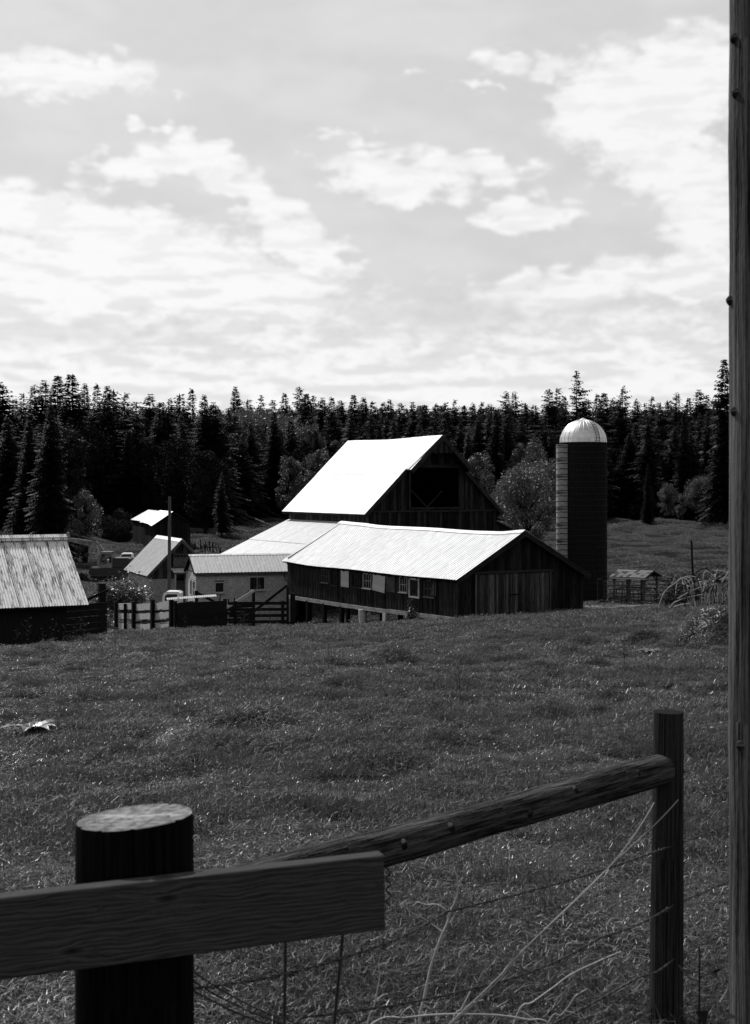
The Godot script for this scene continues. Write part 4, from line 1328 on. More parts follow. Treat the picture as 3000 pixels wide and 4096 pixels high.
func make_cottage() -> void:
	var o := thing("cottage_shed", "steep roofed little house with porch roof and pale lower wall", "shed", p3(-13.3, 92.0, 0), 22.5)
	var h := 2.44
	var L := 7.5
	var ev := -4.33
	var rd := -1.87
	var base := -6.8
	var rib := ribbed(3, 0.025, 0.06)
	sheets(o, "roof_sheet", l3(-0.02, rd, 0), l3(-0.02, rd, L), l3(-h, ev, 0), l3(-h, ev, L), 12, rib, [M.cottage_roof])
	sheets(o, "roof_sheet", l3(0.02, rd, L), l3(0.02, rd, 0), l3(h, ev, L), l3(h, ev, 0), 12, rib, [M.cottage_roof])
	var cap := MB.new()
	cap.slab(l3(-0.2, rd - 0.14, -0.02), l3(0.0, rd + 0.06, -0.02), l3(0.0, rd + 0.06, L), l3(-0.2, rd - 0.14, L), 0.012)
	cap.slab(l3(0.0, rd + 0.064, -0.02), l3(0.2, rd - 0.136, -0.02), l3(0.2, rd - 0.136, L), l3(0.0, rd + 0.064, L), 0.012)
	part(o, "ridge_cap", cap.done(M.white_roof))
	var dk := MB.new()
	dk.deck(l3(-h + 0.02, ev - 0.06, 0.02), l3(-h + 0.02, ev - 0.06, L - 0.02), l3(0, rd - 0.06, L - 0.02), l3(0, rd - 0.06, 0.02), 0.05)
	dk.deck(l3(h - 0.02, ev - 0.06, L - 0.02), l3(h - 0.02, ev - 0.06, 0.02), l3(0, rd - 0.06, 0.02), l3(0, rd - 0.06, L - 0.02), 0.05)
	part(o, "roof_deck", dk.done(M.timber))
	for sg in [-1.0, 1.0]:
		plank(o, "barge_board", l3(h * sg, ev - 0.10, -0.02 - 0.002 * sg), l3(0, rd - 0.10, -0.02 - 0.002 * sg), 0.17, 0.03, Y, M.grey_trim)
	var gt := func(x): return ev - 0.1 + (h - absf(x)) * 1.008
	upright_boards(o, "board", l3(0, 0, 0.35), X, -2.2, 2.2, 0.3, func(_x): return -4.55, gt, [[-0.55, 0.95, -3.75, -2.85]], [M.dark_siding, M.barn_wood_grey, M.silver_siding])
	window_part(o, l3(0.2, -3.3, 0.36), X, 1.5, 0.9, 2, 1, M.grey_trim, 0.07, M.glass)
	boxpart(o, "lower_wall", l3(-1.3, -5.7, 0.4), Vector3(1.8, 2.26, 0.12), M.plaster)
	boxpart(o, "lower_wall", l3(1.25, -5.7, 0.41), Vector3(1.9, 2.26, 0.12), M.plaster)
	boxpart(o, "door", l3(-0.05, -5.75, 0.40), Vector3(0.68, 2.1, 0.06), M.grey_trim)
	boxpart(o, "side_wall", l3(-2.15, -5.6, 3.8), Vector3(0.1, 2.5, 6.8), M.plaster)
	boxpart(o, "side_wall", l3(2.15, -5.6, 3.8), Vector3(0.1, 2.5, 6.8), M.plaster)
	upright_boards(o, "board", l3(0, 0, 7.2), -X, -2.2, 2.2, 0.4, func(_x): return -6.9, func(x): return ev - 0.1 + (h - absf(x)) * 1.008, [], [M.dark_siding])
	sheets(o, "porch_sheet", l3(-0.75, -3.86, 0.32), l3(1.9, -3.86, 0.32), l3(-0.75, -4.1, -0.75), l3(1.9, -4.1, -0.75), 4, waved(5, 0.016), [M.galvanised])
	plank(o, "porch_beam", l3(-0.75, -4.16, -0.7), l3(1.9, -4.16, -0.7), 0.1, 0.06, Y, M.grey_trim)
	for x in [-0.65, 1.8]:
		plank(o, "porch_post", l3(x, -6.7, -0.7), l3(x, -4.2, -0.7), 0.1, 0.1, X, M.painted_trim)

func make_far_shed() -> void:
	var o := thing("far_shed", "dark far shed on the meadow, pale roof with a raised bowed section", "shed", p3(-24.2, 160.0, 0), 19.0)
	var h := 2.34
	var rd := -1.29
	var ev := -2.74
	sheets(o, "roof_sheet", l3(0, rd - 0.06, 8.6), l3(0, rd - 0.06, 18.0), l3(-h, ev + 0.1, 8.6), l3(-h, ev + 0.1, 18.0), 12, waved(4, 0.02), [M.dull_roof])
	sheets(o, "roof_sheet", l3(0, rd + 0.04, -0.1), l3(0, rd + 0.04, 8.9), l3(-h - 0.25, ev - 0.1, -0.1), l3(-h - 0.25, ev - 0.1, 8.9), 11, waved(4, 0.02), [M.white_roof], [], [[0.0, 0.12], [0.4, -0.08], [0.7, -0.14], [1.0, -0.1]])
	sheets(o, "roof_sheet", l3(0.02, rd, 18.0), l3(0.02, rd, 0), l3(h, ev, 18.0), l3(h, ev, 0), 20, waved(4, 0.02), [M.dull_roof])
	var dk := MB.new()
	dk.deck(l3(-h + 0.05, ev - 0.06, 0.05), l3(-h + 0.05, ev - 0.06, 17.9), l3(0, rd - 0.12, 17.9), l3(0, rd - 0.12, 0.05), 0.05)
	dk.deck(l3(h - 0.05, ev - 0.06, 17.9), l3(h - 0.05, ev - 0.06, 0.05), l3(0, rd - 0.12, 0.05), l3(0, rd - 0.12, 17.9), 0.05)
	part(o, "roof_deck", dk.done(M.timber))
	var m := [M.black_siding, M.dark_siding, M.barn_wood]
	upright_boards(o, "board", l3(-2.1, 0, 0), Vector3(0, 0, 1), -17.7, -0.3, 0.35, func(_x): return -7.2, func(_x): return ev + 0.02, [], m)
	upright_boards(o, "board", l3(0, 0, 0.3), X, -2.1, 2.1, 0.3, func(_x): return -7.2, func(x): return ev - 0.1 + (h - absf(x)) * 0.61, [], m)
	boxpart(o, "wall", l3(2.1, -5.0, 9.0), Vector3(0.1, 4.4, 17.4), M.barn_wood)
	boxpart(o, "wall", l3(0, -5.0, 17.7), Vector3(4.2, 4.4, 0.1), M.barn_wood)

func make_tin_shed() -> void:
	# eave corner nearest the corral
	var o := thing("tin_roof_shed", "dark low shed with flaking corrugated tin roof by the corral", "shed", p3(-11.16, 52.0, 0), 28.0)
	var w := 3.5
	var ev := -2.80
	var rd := -0.27
	var L := -6.2
	sheets(o, "roof_sheet", Vector3(L, rd, -w), Vector3(0, rd, -w), Vector3(L, ev, 0), Vector3(0, ev, 0), 7, waved(8, 0.035), [M.flaked_roof])
	sheets(o, "roof_sheet", Vector3(0, rd, -w - 0.03), Vector3(L, rd, -w - 0.03), Vector3(0, ev, -2 * w), Vector3(L, ev, -2 * w), 7, waved(8, 0.035), [M.flaked_roof])
	for k in range(1, 7):
		var x := L + k * 6.2 / 7.0
		var m := MB.new()
		m.tube([Vector3(x, rd + 0.045, -w + 0.05), Vector3(x, ev + 0.045, 0.0)], [0.010], 5)
		m.tube([Vector3(x + 0.07, rd + 0.04, -w + 0.05), Vector3(x + 0.07, ev + 0.04, 0.0)], [0.007], 5)
		part(o, "lap_seam", m.done(M.grey_trim))
	var cap := MB.new()
	cap.slab(Vector3(L, rd - 0.10, -w + 0.3), Vector3(0.06, rd - 0.10, -w + 0.3), Vector3(0.06, rd + 0.12, -w), Vector3(L, rd + 0.12, -w), 0.02)
	cap.slab(Vector3(0.06, rd - 0.1, -w - 0.33), Vector3(L, rd - 0.1, -w - 0.33), Vector3(L, rd + 0.125, -w - 0.004), Vector3(0.06, rd + 0.125, -w - 0.004), 0.02)
	cap.box(Vector3(L / 2 + 0.03, rd + 0.0, -w + 0.2), Vector3(-L + 0.07, 0.03, 0.03))
	part(o, "ridge_cap", cap.done(M.flaked_roof))
	var dk := MB.new()
	dk.deck(Vector3(L, ev - 0.05, -0.05), Vector3(-0.05, ev - 0.05, -0.05), Vector3(-0.05, rd - 0.05, -w), Vector3(L, rd - 0.05, -w), 0.05)
	dk.deck(Vector3(-0.05, ev - 0.05, -2 * w + 0.05), Vector3(L, ev - 0.05, -2 * w + 0.05), Vector3(L, rd - 0.05, -w - 0.02), Vector3(-0.05, rd - 0.05, -w - 0.02), 0.05)
	part(o, "roof_deck", dk.done(M.shade_black_wood))
	upright_boards(o, "board", Vector3(0, 0, -0.5), X, L + 0.1, -0.75, 0.2, func(_x): return -5.3, func(_x): return ev + 0.22, [], [M.shade_black_wood])
	upright_boards(o, "board", Vector3(-0.75, 0, 0), -Vector3(0, 0, 1), 0.5, 6.5, 0.2, func(_x): return -5.6, func(x): return ev - 0.02 + (w - absf(x - w)) * 0.72, [], [M.shade_black_wood])
	boxpart(o, "wall", Vector3(L / 2, -4.0, -6.5), Vector3(5.4, 2.6, 0.08), M.shade_black_wood)
	boxpart(o, "wall", Vector3(L + 0.1, -4.0, -3.5), Vector3(0.08, 2.6, 6.0), M.shade_black_wood)

# ---------------------------------------------------------------- corral
func make_corral() -> void:
	var A := Vector2(-14.1, 72.2)
	var B := Vector2(-9.25, 62.05)
	var o := thing("board_fence", "corral fence of silvery split boards nailed behind dark posts", "fence", Vector3.ZERO)
	var dirn := (B - A).normalized()
	var along := p3(dirn.x, dirn.y, 0)
	var back := p3(dirn.y, -dirn.x, 0)   # away from the lit face
	if back.z > 0: back = -back
	for q in [[0.03, 0.22, 1.62], [0.2, 0.07, 1.5], [0.34, 0.24, 1.62], [0.65, 0.25, 1.66], [0.93, 0.24, 1.62]]:
		var c := A.lerp(B, q[0])
		var g := ground_y(c.x, c.y)
		plank(o, "post", p3(c.x, c.y, g - 0.2), p3(c.x, c.y, g + q[2]) + along * rng.randf_range(-0.03, 0.03), q[1], 0.16, along, M.dark_fence)
	var cuts := [-0.02, 0.34, 0.66, 1.0]
	for k in 3:
		for row in [[0.28, 0.3, M.grey_fence], [0.82, 0.3, M.grey_fence], [1.32, 0.34, M.grey_fence], [0.56, 0.12, M.dark_fence], [1.05, 0.1, M.dark_fence]]:
			if row[1] < 0.2 and k == 0: continue
			var a := A.lerp(B, cuts[k])
			var b := A.lerp(B, cuts[k + 1])
			var ga: float = ground_y(a.x, a.y) + row[0] + rng.randf_range(-0.03, 0.03)
			var gb: float = ground_y(b.x, b.y) + row[0] + rng.randf_range(-0.03, 0.06)
			if row[0] > 1.2: gb += 0.05 * k
			plank(o, "rail", p3(a.x, a.y, ga) + back * (0.11 + 0.012 * k), p3(b.x, b.y, gb) + back * (0.11 + 0.012 * k), row[1], 0.035, Y, row[2])
	# solid plank pen
	var u := Vector2(0.866, 0.5)
	var C := Vector2(-9.2, 62.0)
	var pen := thing("plank_pen", "solid plank pen, its shade painted black, with a corrugated sheet laid on top", "pen", Vector3.ZERO)
	var E := C + u * 2.5
	var U := p3(u.x, u.y, 0)
	var g0 := ground_y(C.x, C.y)
	for r in 5:
		var yy := g0 + 0.12 + r * 0.275
		plank(pen, "plank", p3(C.x, C.y, yy), p3(E.x, E.y, yy + 0.02), 0.273, 0.04, Y, M.shade_black_wood if r != 2 else M.dark_fence)
	for f in [0.0, 1.0]:
		var c: Vector2 = C + u * 2.5 * f
		plank(pen, "post", p3(c.x, c.y, g0 - 0.3) - U * 0.04 + p3(-0.5, 0.866, 0) * 0.09, p3(c.x, c.y, g0 + 1.45) - U * 0.04 + p3(-0.5, 0.866, 0) * 0.09, 0.14, 0.12, U, M.dark_fence)
	var t0 := p3(C.x, C.y, g0 + 1.50) - U * 0.42 + p3(-0.5, 0.866, 0) * 0.36
	var t1 := t0 + U * 2.5 + Y * 0.06
	sheets(pen, "top_sheet", t0 + Y * 0.08, t1 + Y * 0.08, t0 + p3(0.5, -0.866, 0) * 0.14, t1 + p3(0.5, -0.866, 0) * 0.14, 3, waved(9, 0.03), [M.galvanised])
	# gate of five boards
	var gt := thing("board_gate", "wide wooden corral gate with five boards and long diagonal braces", "gate", Vector3.ZERO)
	var G := C + u * 2.62
	var Hn := C + u * 5.75
	var ga := ground_y(G.x, G.y) + 0.18
	var gb := ground_y(Hn.x, Hn.y) + 0.16
	for r in 5:
		plank(gt, "board", p3(G.x, G.y, ga + r * 0.295), p3(Hn.x, Hn.y, gb + r * 0.295), 0.15, 0.03, Y, M.dark_fence)
	for f in [0.1, 0.9]:
		var c := G.lerp(Hn, f)
		plank(gt, "upright", p3(c.x, c.y, lerpf(ga, gb, f) - 0.1) + p3(0.5, -0.866, 0) * 0.035, p3(c.x, c.y, lerpf(ga, gb, f) + 1.3) + p3(0.5, -0.866, 0) * 0.035, 0.16, 0.03, U, M.dark_fence)
	var c1 := G.lerp(Hn, 0.18)
	var c2 := G.lerp(Hn, 0.97)
	plank(gt, "brace", p3(c1.x, c1.y, ga + 0.28) + p3(0.5, -0.866, 0) * 0.07, p3(c2.x, c2.y, gb + 2.05) + p3(0.5, -0.866, 0) * 0.07, 0.13, 0.03, Y, M.dark_fence)
	var up := G.lerp(Hn, 0.985)
	plank(gt, "upright", p3(up.x, up.y, gb) + p3(0.5, -0.866, 0) * 0.035, p3(up.x, up.y, gb + 1.95) + p3(0.5, -0.866, 0) * 0.035, 0.12, 0.03, U, M.dark_fence)
	# second gate standing behind, with crossed braces
	var g2 := thing("board_gate", "weathered gate with crossed braces standing behind the wide corral gate", "gate", Vector3.ZERO)
	var P := C + u * 2.3 + Vector2(-0.5, 0.866) * 3.2
	var Q := P + u * 3.1
	var gp := ground_y(P.x, P.y) + 0.2
	for r in 4:
		plank(g2, "board", p3(P.x, P.y, gp + r * 0.32), p3(Q.x, Q.y, gp + r * 0.32), 0.14, 0.03, Y, M.dark_fence)
	plank(g2, "brace", p3(P.x, P.y, gp + 1.75) + p3(0.5, -0.866, 0) * 0.04, p3(Q.x, Q.y, gp + 0.1) + p3(0.5, -0.866, 0) * 0.04, 0.13, 0.03, Y, M.dark_fence)
	plank(g2, "brace", p3(P.x, P.y, gp + 0.1) + p3(0.5, -0.866, 0) * 0.075, p3(Q.x, Q.y, gp + 1.75) + p3(0.5, -0.866, 0) * 0.075, 0.13, 0.03, Y, M.grey_fence)
	for c in [P, Q]:
		plank(g2, "upright", p3(c.x, c.y, gp - 0.15) + p3(-0.5, 0.866, 0) * 0.035, p3(c.x, c.y, gp + 1.85) + p3(-0.5, 0.866, 0) * 0.035, 0.16, 0.03, U, M.dark_fence)
	# round gate post
	var gpst := MB.new()
	var pc := C + u * 6.0
	gpst.tube([on_ground(pc.x, pc.y, -0.3), on_ground(pc.x, pc.y, 0.9), on_ground(pc.x, pc.y, 1.78)], [0.135, 0.125, 0.12], 14, 0.03, 5)
	tag(part(self, "gate_post", gpst.done(M.dark_fence)), "thick round gate post at the corner of the long shed", "post")
	# plank gate by the tin-roofed shed, shade painted into its black boards
	var sg := thing("plank_gate", "plank gate with shade painted into its black boards between the tin shed and corral", "gate", Vector3.ZERO)
	var S0 := Vector2(-12.55, 57.2)
	var S1 := Vector2(-11.8, 58.7)
	for r in 5:
		var g := ground_y(S0.x, S0.y) + 0.15 + r * 0.28
		plank(sg, "plank", p3(S0.x - 0.9, S0.y - 0.4, g), p3(S1.x, S1.y, g), 0.27, 0.04, Y, M.shade_black_wood)
	plank(sg, "brace", p3(S0.x - 0.4, S0.y - 0.35, ground_y(S0.x, S0.y) + 1.35), p3(S1.x + 0.1, S1.y - 0.15, ground_y(S0.x, S0.y) + 1.95), 0.12, 0.04, Y, M.timber)
	var sp := MB.new()
	sp.box(Vector3.ZERO, Vector3(0.3, 2.5, 0.26), Basis(), Vector2(0.3, 0.2))
	tag(part(self, "corral_post", sp.done(M.shade_black_wood), Transform3D(Basis().rotated(Y, 0.5), on_ground(-12.2, 59.6, 1.15))), "tall square black post rising above the corral fence", "post")
	# rails of the yard behind
	var yard := thing("rail_fence", "dark yard fence of two heavy rails behind the corral", "fence", Vector3.ZERO)
	for q in [[Vector2(-15.5, 76.5), Vector2(-13.0, 75.3), 0.0], [Vector2(-13.0, 75.3), Vector2(-10.4, 76.4), 0.1]]:
		for r in [0.75, 1.2]:
			plank(yard, "rail", p3(q[0].x, q[0].y, ground_y(q[0].x, q[0].y) + r), p3(q[1].x, q[1].y, ground_y(q[1].x, q[1].y) + r + q[2]), 0.2, 0.06, Y, M.dark_fence)
	for c in [Vector2(-15.5, 76.5), Vector2(-13.0, 75.3), Vector2(-10.4, 76.4)]:
		plank(yard, "post", p3(c.x, c.y, ground_y(c.x, c.y) - 0.2), p3(c.x, c.y, ground_y(c.x, c.y) + 1.35), 0.24, 0.24, X, M.shade_black_wood)
	# loose timber in the yard
	for i in 12:
		var a := Vector2(rng.randf_range(-13.6, -6.2), rng.randf_range(70.0, 77.0))
		var b := a + Vector2.from_angle(rng.randf() * TAU) * rng.randf_range(0.7, 1.8)
		var st := plank(self, "loose_board", on_ground(a.x, a.y, 0.06), on_ground(b.x, b.y, rng.randf_range(0.05, 0.5)), 0.12, 0.03, Y, [M.grey_fence, M.dark_fence, M.silver_siding][i % 3])
		st.name = numbered("loose_board")
		tag(st, "loose old board lying about the yard behind the corral", "board", "loose boards in the yard")
	for q in [[-8.9, 74.0, 0.35, 1.7], [-9.6, 75.2, 0.5, 1.3], [-7.6, 73.0, -0.1, 1.5], [-8.2, 73.4, 0.15, 1.4]]:
		var st := plank(self, "leaning_stake", on_ground(q[0], q[1], -0.1), on_ground(q[0] + q[2], q[1], q[3]), 0.07, 0.05, X, M.silver_siding if q[2] > 0.3 else M.dark_fence)
		st.name = numbered("leaning_stake")
		tag(st, "wooden stake leaning against the milk house wall", "stake", "stakes by the milk house")
	# pale drum by the milk house corner
	var dr := MB.new()
	var dpos := on_ground(-11.3, 78.6, 0.0)
	dr.tube([dpos + Y * -0.05, dpos + Y * 0.5, dpos + Y * 0.98, dpos + Y * 1.0], [0.36, 0.38, 0.36, 0.3], 16)
	tag(part(self, "drum", dr.done(M.plaster)), "pale drum standing at the milk house corner", "drum")

# ---------------------------------------------------------------- machines
func poly(zs: Array, k := 0.00553, ox := 800.0, oy := 900.0) -> PackedVector2Array:
	var out := PackedVector2Array()
	for z in zs: out.append(Vector2((z[0] - ox) * k, (oy - z[1]) * k))
	return out

func make_excavator() -> void:
	var o := thing("excavator", "crawler excavator with its boom folded out beside the leafy bush", "excavator", p3(-25.3, 125.0, -6.33), 0.0)
	var b := MB.new()
	# crawler tracks: rounded frames
	for q in [[-0.25, -0.95, "far"], [0.10, 0.75, "near"]]:
		var tr := MB.new()
		var pts := PackedVector2Array()
		for k in 9:
			var a := PI / 2 + PI * k / 8.0
			pts.append(Vector2(-1.05 + q[0] + cos(a) * 0.36, 0.16 + sin(a) * 0.36))
		for k in 9:
			var a := -PI / 2 + PI * k / 8.0
			pts.append(Vector2(1.75 + q[0] + cos(a) * 0.36, 0.16 + sin(a) * 0.36))
		tr.extrude(pts, q[1] - 0.28, q[1] + 0.28)
		var tn := part(o, "track", tr.done(M.machine_dark))
		# shoes round the track
		var n := pts.size()
		for k in n:
			var a := pts[k]
			var c := pts[(k + 1) % n]
			var steps := maxi(1, int(a.distance_to(c) / 0.2))
			for j in steps:
				var p := a.lerp(c, (j + 0.5) / steps)
				var dv := (c - a).normalized()
				var m := MB.new()
				m.box(Vector3.ZERO, Vector3(0.15, 0.045, 0.6))
				part(tn, "track_shoe", m.done(M.track_steel), Transform3D(Basis(Vector3(dv.x, dv.y, 0), Vector3(-dv.y, dv.x, 0), Vector3(0, 0, 1)), Vector3(p.x, p.y, q[1])))
	b.tube([Vector3(0.2, 0.4, -0.1), Vector3(0.2, 0.6, -0.1)], [0.6], 20)
	part(o, "turntable", b.done(M.machine_dark))
	# house and engine cover
	var hs := MB.new()
	hs.extrude(PackedVector2Array([Vector2(-0.35, 0.6), Vector2(2.3, 0.6), Vector2(2.5, 0.85), Vector2(2.5, 1.35), Vector2(2.3, 1.45), Vector2(0.85, 1.45), Vector2(0.85, 0.95), Vector2(-0.35, 0.85)]), -1.2, 1.0)
	part(o, "engine_cover", hs.done(M.machine_dark))
	# cab with its glazing
	var cab := MB.new()
	var outline := poly([[700, 712], [705, 745], [740, 800], [960, 800], [966, 560], [950, 540], [770, 535], [752, 548]])
	var hole := poly([[742, 735], [850, 747], [885, 712], [946, 712], [952, 570], [780, 568]])
	# two side frames round the glass
	for z in [[0.98, 1.04], [0.05, 0.11]]:
		var n := 6
		var om := [outline[0], outline[2], outline[3], outline[3], outline[4], outline[7]]
		var cut := PackedVector2Array()
		cab.extrude(PackedVector2Array([outline[0], outline[1], outline[2], hole[1], hole[0]]), z[0], z[1])
		cab.extrude(PackedVector2Array([outline[2], outline[3], Vector2(outline[3].x, hole[3].y), hole[3], hole[2], hole[1]]), z[0], z[1])
		cab.extrude(PackedVector2Array([hole[3], Vector2(outline[3].x, hole[3].y), outline[4], outline[5], hole[4]]), z[0], z[1])
		cab.extrude(PackedVector2Array([hole[4], outline[5], outline[6], outline[7], hole[5]]), z[0], z[1])
		cab.extrude(PackedVector2Array([hole[5], outline[7], outline[0], hole[0]]), z[0], z[1])
	# roof, floor, rear and front posts
	cab.box(Vector3((outline[5].x + outline[6].x) / 2, outline[6].y + 0.0, 0.545), Vector3(outline[5].x - outline[6].x, 0.06, 0.86))
	cab.box(Vector3((outline[2].x + outline[3].x) / 2, outline[2].y + 0.2, 0.545), Vector3(outline[3].x - outline[2].x - 0.02, 0.4, 0.86))
	cab.box(Vector3(outline[3].x - 0.03, 1.25, 0.545), Vector3(0.05, 1.2, 0.86))
	var cn := part(o, "cab", cab.done(M.machine_paint))
	var gl := MB.new()
	gl.extrude(hole, 0.99, 1.0)
	part(cn, "side_window", gl.done(M.glass))
	boxpart(cn, "window_post", Vector3(0.43, 1.42, 1.015), Vector3(0.035, 0.82, 0.03), M.machine_paint)
	var st := MB.new()
	st.extrude(PackedVector2Array([Vector2(0.25, 0.9), Vector2(0.75, 0.9), Vector2(0.75, 1.55), Vector2(0.6, 1.55), Vector2(0.55, 1.05), Vector2(0.25, 1.05)]), 0.3, 0.8)
	part(cn, "seat", st.done(M.machine_dark))
	# boom, stick, rams
	var bm := MB.new()
	bm.extrude(poly([[190, 308], [330, 322], [480, 342], [640, 362], [700, 395], [782, 520], [800, 640], [735, 600], [700, 540], [655, 458], [600, 458], [430, 422], [200, 366], [180, 335]]), -0.42, -0.05)
	var bn := part(o, "boom", bm.done(M.machine_paint))
	var tm := TextMesh.new()
	var fo := SystemFont.new()
	fo.font_names = PackedStringArray(["Droid Sans"])
	tm.text = "590D"
	tm.font = fo
	tm.font_size = 32
	tm.pixel_size = 0.0098
	tm.depth = 0.012
	tm.material = M.decal_black
	part(bn, "lettering", tm, Transform3D(Basis(Vector3(0, 0, 1), deg_to_rad(-8.5)), Vector3((436 - 800) * 0.00553, (900 - 381) * 0.00553, -0.042)))
	var lg := Transform3D(Basis(Vector3(0, 0, 1), deg_to_rad(-8.0)), Vector3((545 - 800) * 0.00553, (900 - 397) * 0.00553, -0.048))
	var bd := MB.new()
	bd.box(Vector3.ZERO, Vector3(0.3, 0.22, 0.01))
	var em := part(bn, "emblem", bd.done(M.decal_black), lg)
	var dm := MB.new()
	dm.extrude(PackedVector2Array([Vector2(-0.11, -0.07), Vector2(-0.05, -0.03), Vector2(0.02, -0.04), Vector2(0.08, -0.08), Vector2(0.10, -0.06), Vector2(0.06, 0.0), Vector2(0.11, 0.05), Vector2(0.09, 0.07), Vector2(0.03, 0.03), Vector2(-0.06, 0.03), Vector2(-0.09, -0.01)]), 0.006, 0.012)
	part(em, "leaping_mark", dm.done(M.machine_paint))
	var sk := MB.new()
	sk.extrude(poly([[150, 206], [186, 214], [196, 312], [176, 345], [166, 500], [150, 560], [110, 440], [84, 335]]), -0.38, -0.08)
	part(o, "stick", sk.done(M.machine_paint))
	var r1 := MB.new()
	r1.tube([Vector3(-3.4, 3.77, -0.22), Vector3(-2.6, 3.5, -0.22)], [0.035], 8)
	r1.tube([Vector3(-2.6, 3.5, -0.22), Vector3(-1.0, 3.02, -0.22)], [0.065], 8)
	part(o, "stick_ram", r1.done(M.machine_dark))
	var hse := MB.new()
	hse.tube([Vector3(-2.55, 3.58, -0.12), Vector3(-2.0, 3.32, -0.12), Vector3(-1.3, 3.08, -0.1), Vector3(-0.7, 2.95, -0.1), Vector3(-0.4, 2.7, -0.1)], [0.022], 6)
	part(o, "hose", hse.done(M.rubber))
	var r2 := MB.new()
	r2.tube([Vector3(-0.76, 2.6, 0.02), Vector3(-0.5, 1.9, 0.02)], [0.05], 8)
	r2.tube([Vector3(-0.5, 1.9, 0.02), Vector3(-0.2, 1.2, 0.02)], [0.08], 8)
	part(o, "boom_ram", r2.done(M.galvanised))

func make_pickup() -> void:
	var o := thing("pickup", "white pickup parked beyond the excavator, only its cab showing", "pickup", on_ground(-24.4, 131.0, 0.0), 8.0)
	var bd := MB.new()
	bd.extrude(PackedVector2Array([Vector2(-1.9, 0.4), Vector2(2.4, 0.4), Vector2(2.4, 1.0), Vector2(0.75, 1.02), Vector2(-0.75, 1.02), Vector2(-1.85, 0.95)]), -0.8, 0.8)
	var b := part(o, "body", bd.done(M.white_paint))
	var cb := MB.new()
	cb.extrude(PackedVector2Array([Vector2(-0.85, 1.02), Vector2(0.7, 1.02), Vector2(0.62, 1.5), Vector2(0.5, 1.58), Vector2(-0.3, 1.58), Vector2(-0.45, 1.52)]), -0.7, 0.7)
	var c := part(o, "cab", cb.done(M.white_paint))
	var w := MB.new()
	w.extrude(PackedVector2Array([Vector2(-0.66, 1.07), Vector2(0.52, 1.07), Vector2(0.47, 1.47), Vector2(-0.35, 1.47)]), 0.698, 0.708)
	part(c, "side_window", w.done(M.machine_dark))
	for q in [[-1.2, 0.72], [1.5, 0.72], [-1.2, -0.72], [1.5, -0.72]]:
		var t := MB.new()
		t.tube([Vector3(q[0], 0.34, q[1] - 0.1), Vector3(q[0], 0.34, q[1] + 0.1)], [0.34], 16)
		var tn := part(o, "wheel", t.done(M.rubber))
		var rm := MB.new()
		rm.tube([Vector3(q[0], 0.34, q[1] - 0.105), Vector3(q[0], 0.34, q[1] + 0.105)], [0.19], 12)
		part(tn, "rim", rm.done(M.galvanised))
	boxpart(o, "mirror", Vector3(-0.75, 1.15, 0.85), Vector3(0.05, 0.18, 0.12), M.machine_dark)
	var v := thing("utility_vehicle", "small white cab with a rounded window standing before the steep roofed house", "vehicle", p3(-13.0, 84.0, 0) + Y * ground_y(-13.0, 84.0), 0.0)
	var k := MB.new()
	k.extrude(PackedVector2Array([Vector2(-0.42, 0.35), Vector2(0.75, 0.35), Vector2(0.75, 1.55), Vector2(0.6, 1.66), Vector2(-0.12, 1.66), Vector2(-0.3, 1.56), Vector2(-0.38, 1.3)]), -1.2, 0.0)
	var kb := part(v, "cab", k.done(M.white_paint))
	var kw := MB.new()
	kw.extrude(PackedVector2Array([Vector2(-0.26, 0.98), Vector2(0.55, 0.98), Vector2(0.55, 1.5), Vector2(-0.08, 1.5), Vector2(-0.22, 1.38)]), 0.0, 0.012)
	part(kb, "rear_window", kw.done(M.machine_dark))
	for i in 5:
		boxpart(kb, "louvre", Vector3(-0.2 + i * 0.09, 0.82, 0.012), Vector3(0.03, 0.14, 0.02), M.galvanised)
	boxpart(v, "bumper", Vector3(0.15, 0.3, 0.08), Vector3(1.3, 0.12, 0.14), M.white_paint)
	for q in [[-0.3, -0.2], [0.6, -0.2], [-0.3, -1.0], [0.6, -1.0]]:
		var t := MB.new()
		t.tube([Vector3(q[0] - 0.09, 0.28, q[1]), Vector3(q[0] + 0.09, 0.28, q[1])], [0.28], 14)
		part(v, "wheel", t.done(M.rubber))

# ---------------------------------------------------------------- poles, hut, brambles
func leaf_shape(count: int, rx: float, ry: float, rz: float, ls: float, m: Material) -> ArrayMesh:
	var b := MB.new()
	var cl := []
	for c in 16:
		var dv := Vector3(rng.randfn(), absf(rng.randfn()), rng.randfn()).normalized() * pow(rng.randf(), 0.5) * 0.75
		cl.append(Vector3(dv.x * rx, dv.y * ry, dv.z * rz))
	for i in count:
		var c: Vector3 = cl[rng.randi() % cl.size()]
		var q := c + Vector3(rng.randfn() * rx, rng.randfn() * ry * 0.7, rng.randfn() * rz) * 0.2
		if q.y < 0.02: q.y = rng.randf() * 0.3
		var ax := Vector3(rng.randfn(), rng.randfn() * 0.6, rng.randfn()).normalized()
		var bx := ax.cross(Vector3(rng.randfn(), rng.randfn() + 0.8, rng.randfn())).normalized()
		var s := ls * rng.randf_range(0.6, 1.25)
		b.tri(q - ax * s, q + bx * s * 0.6, q + ax * s)
		b.tri(q - ax * s, q + ax * s, q - bx * s * 0.6)
	return b.done(m)

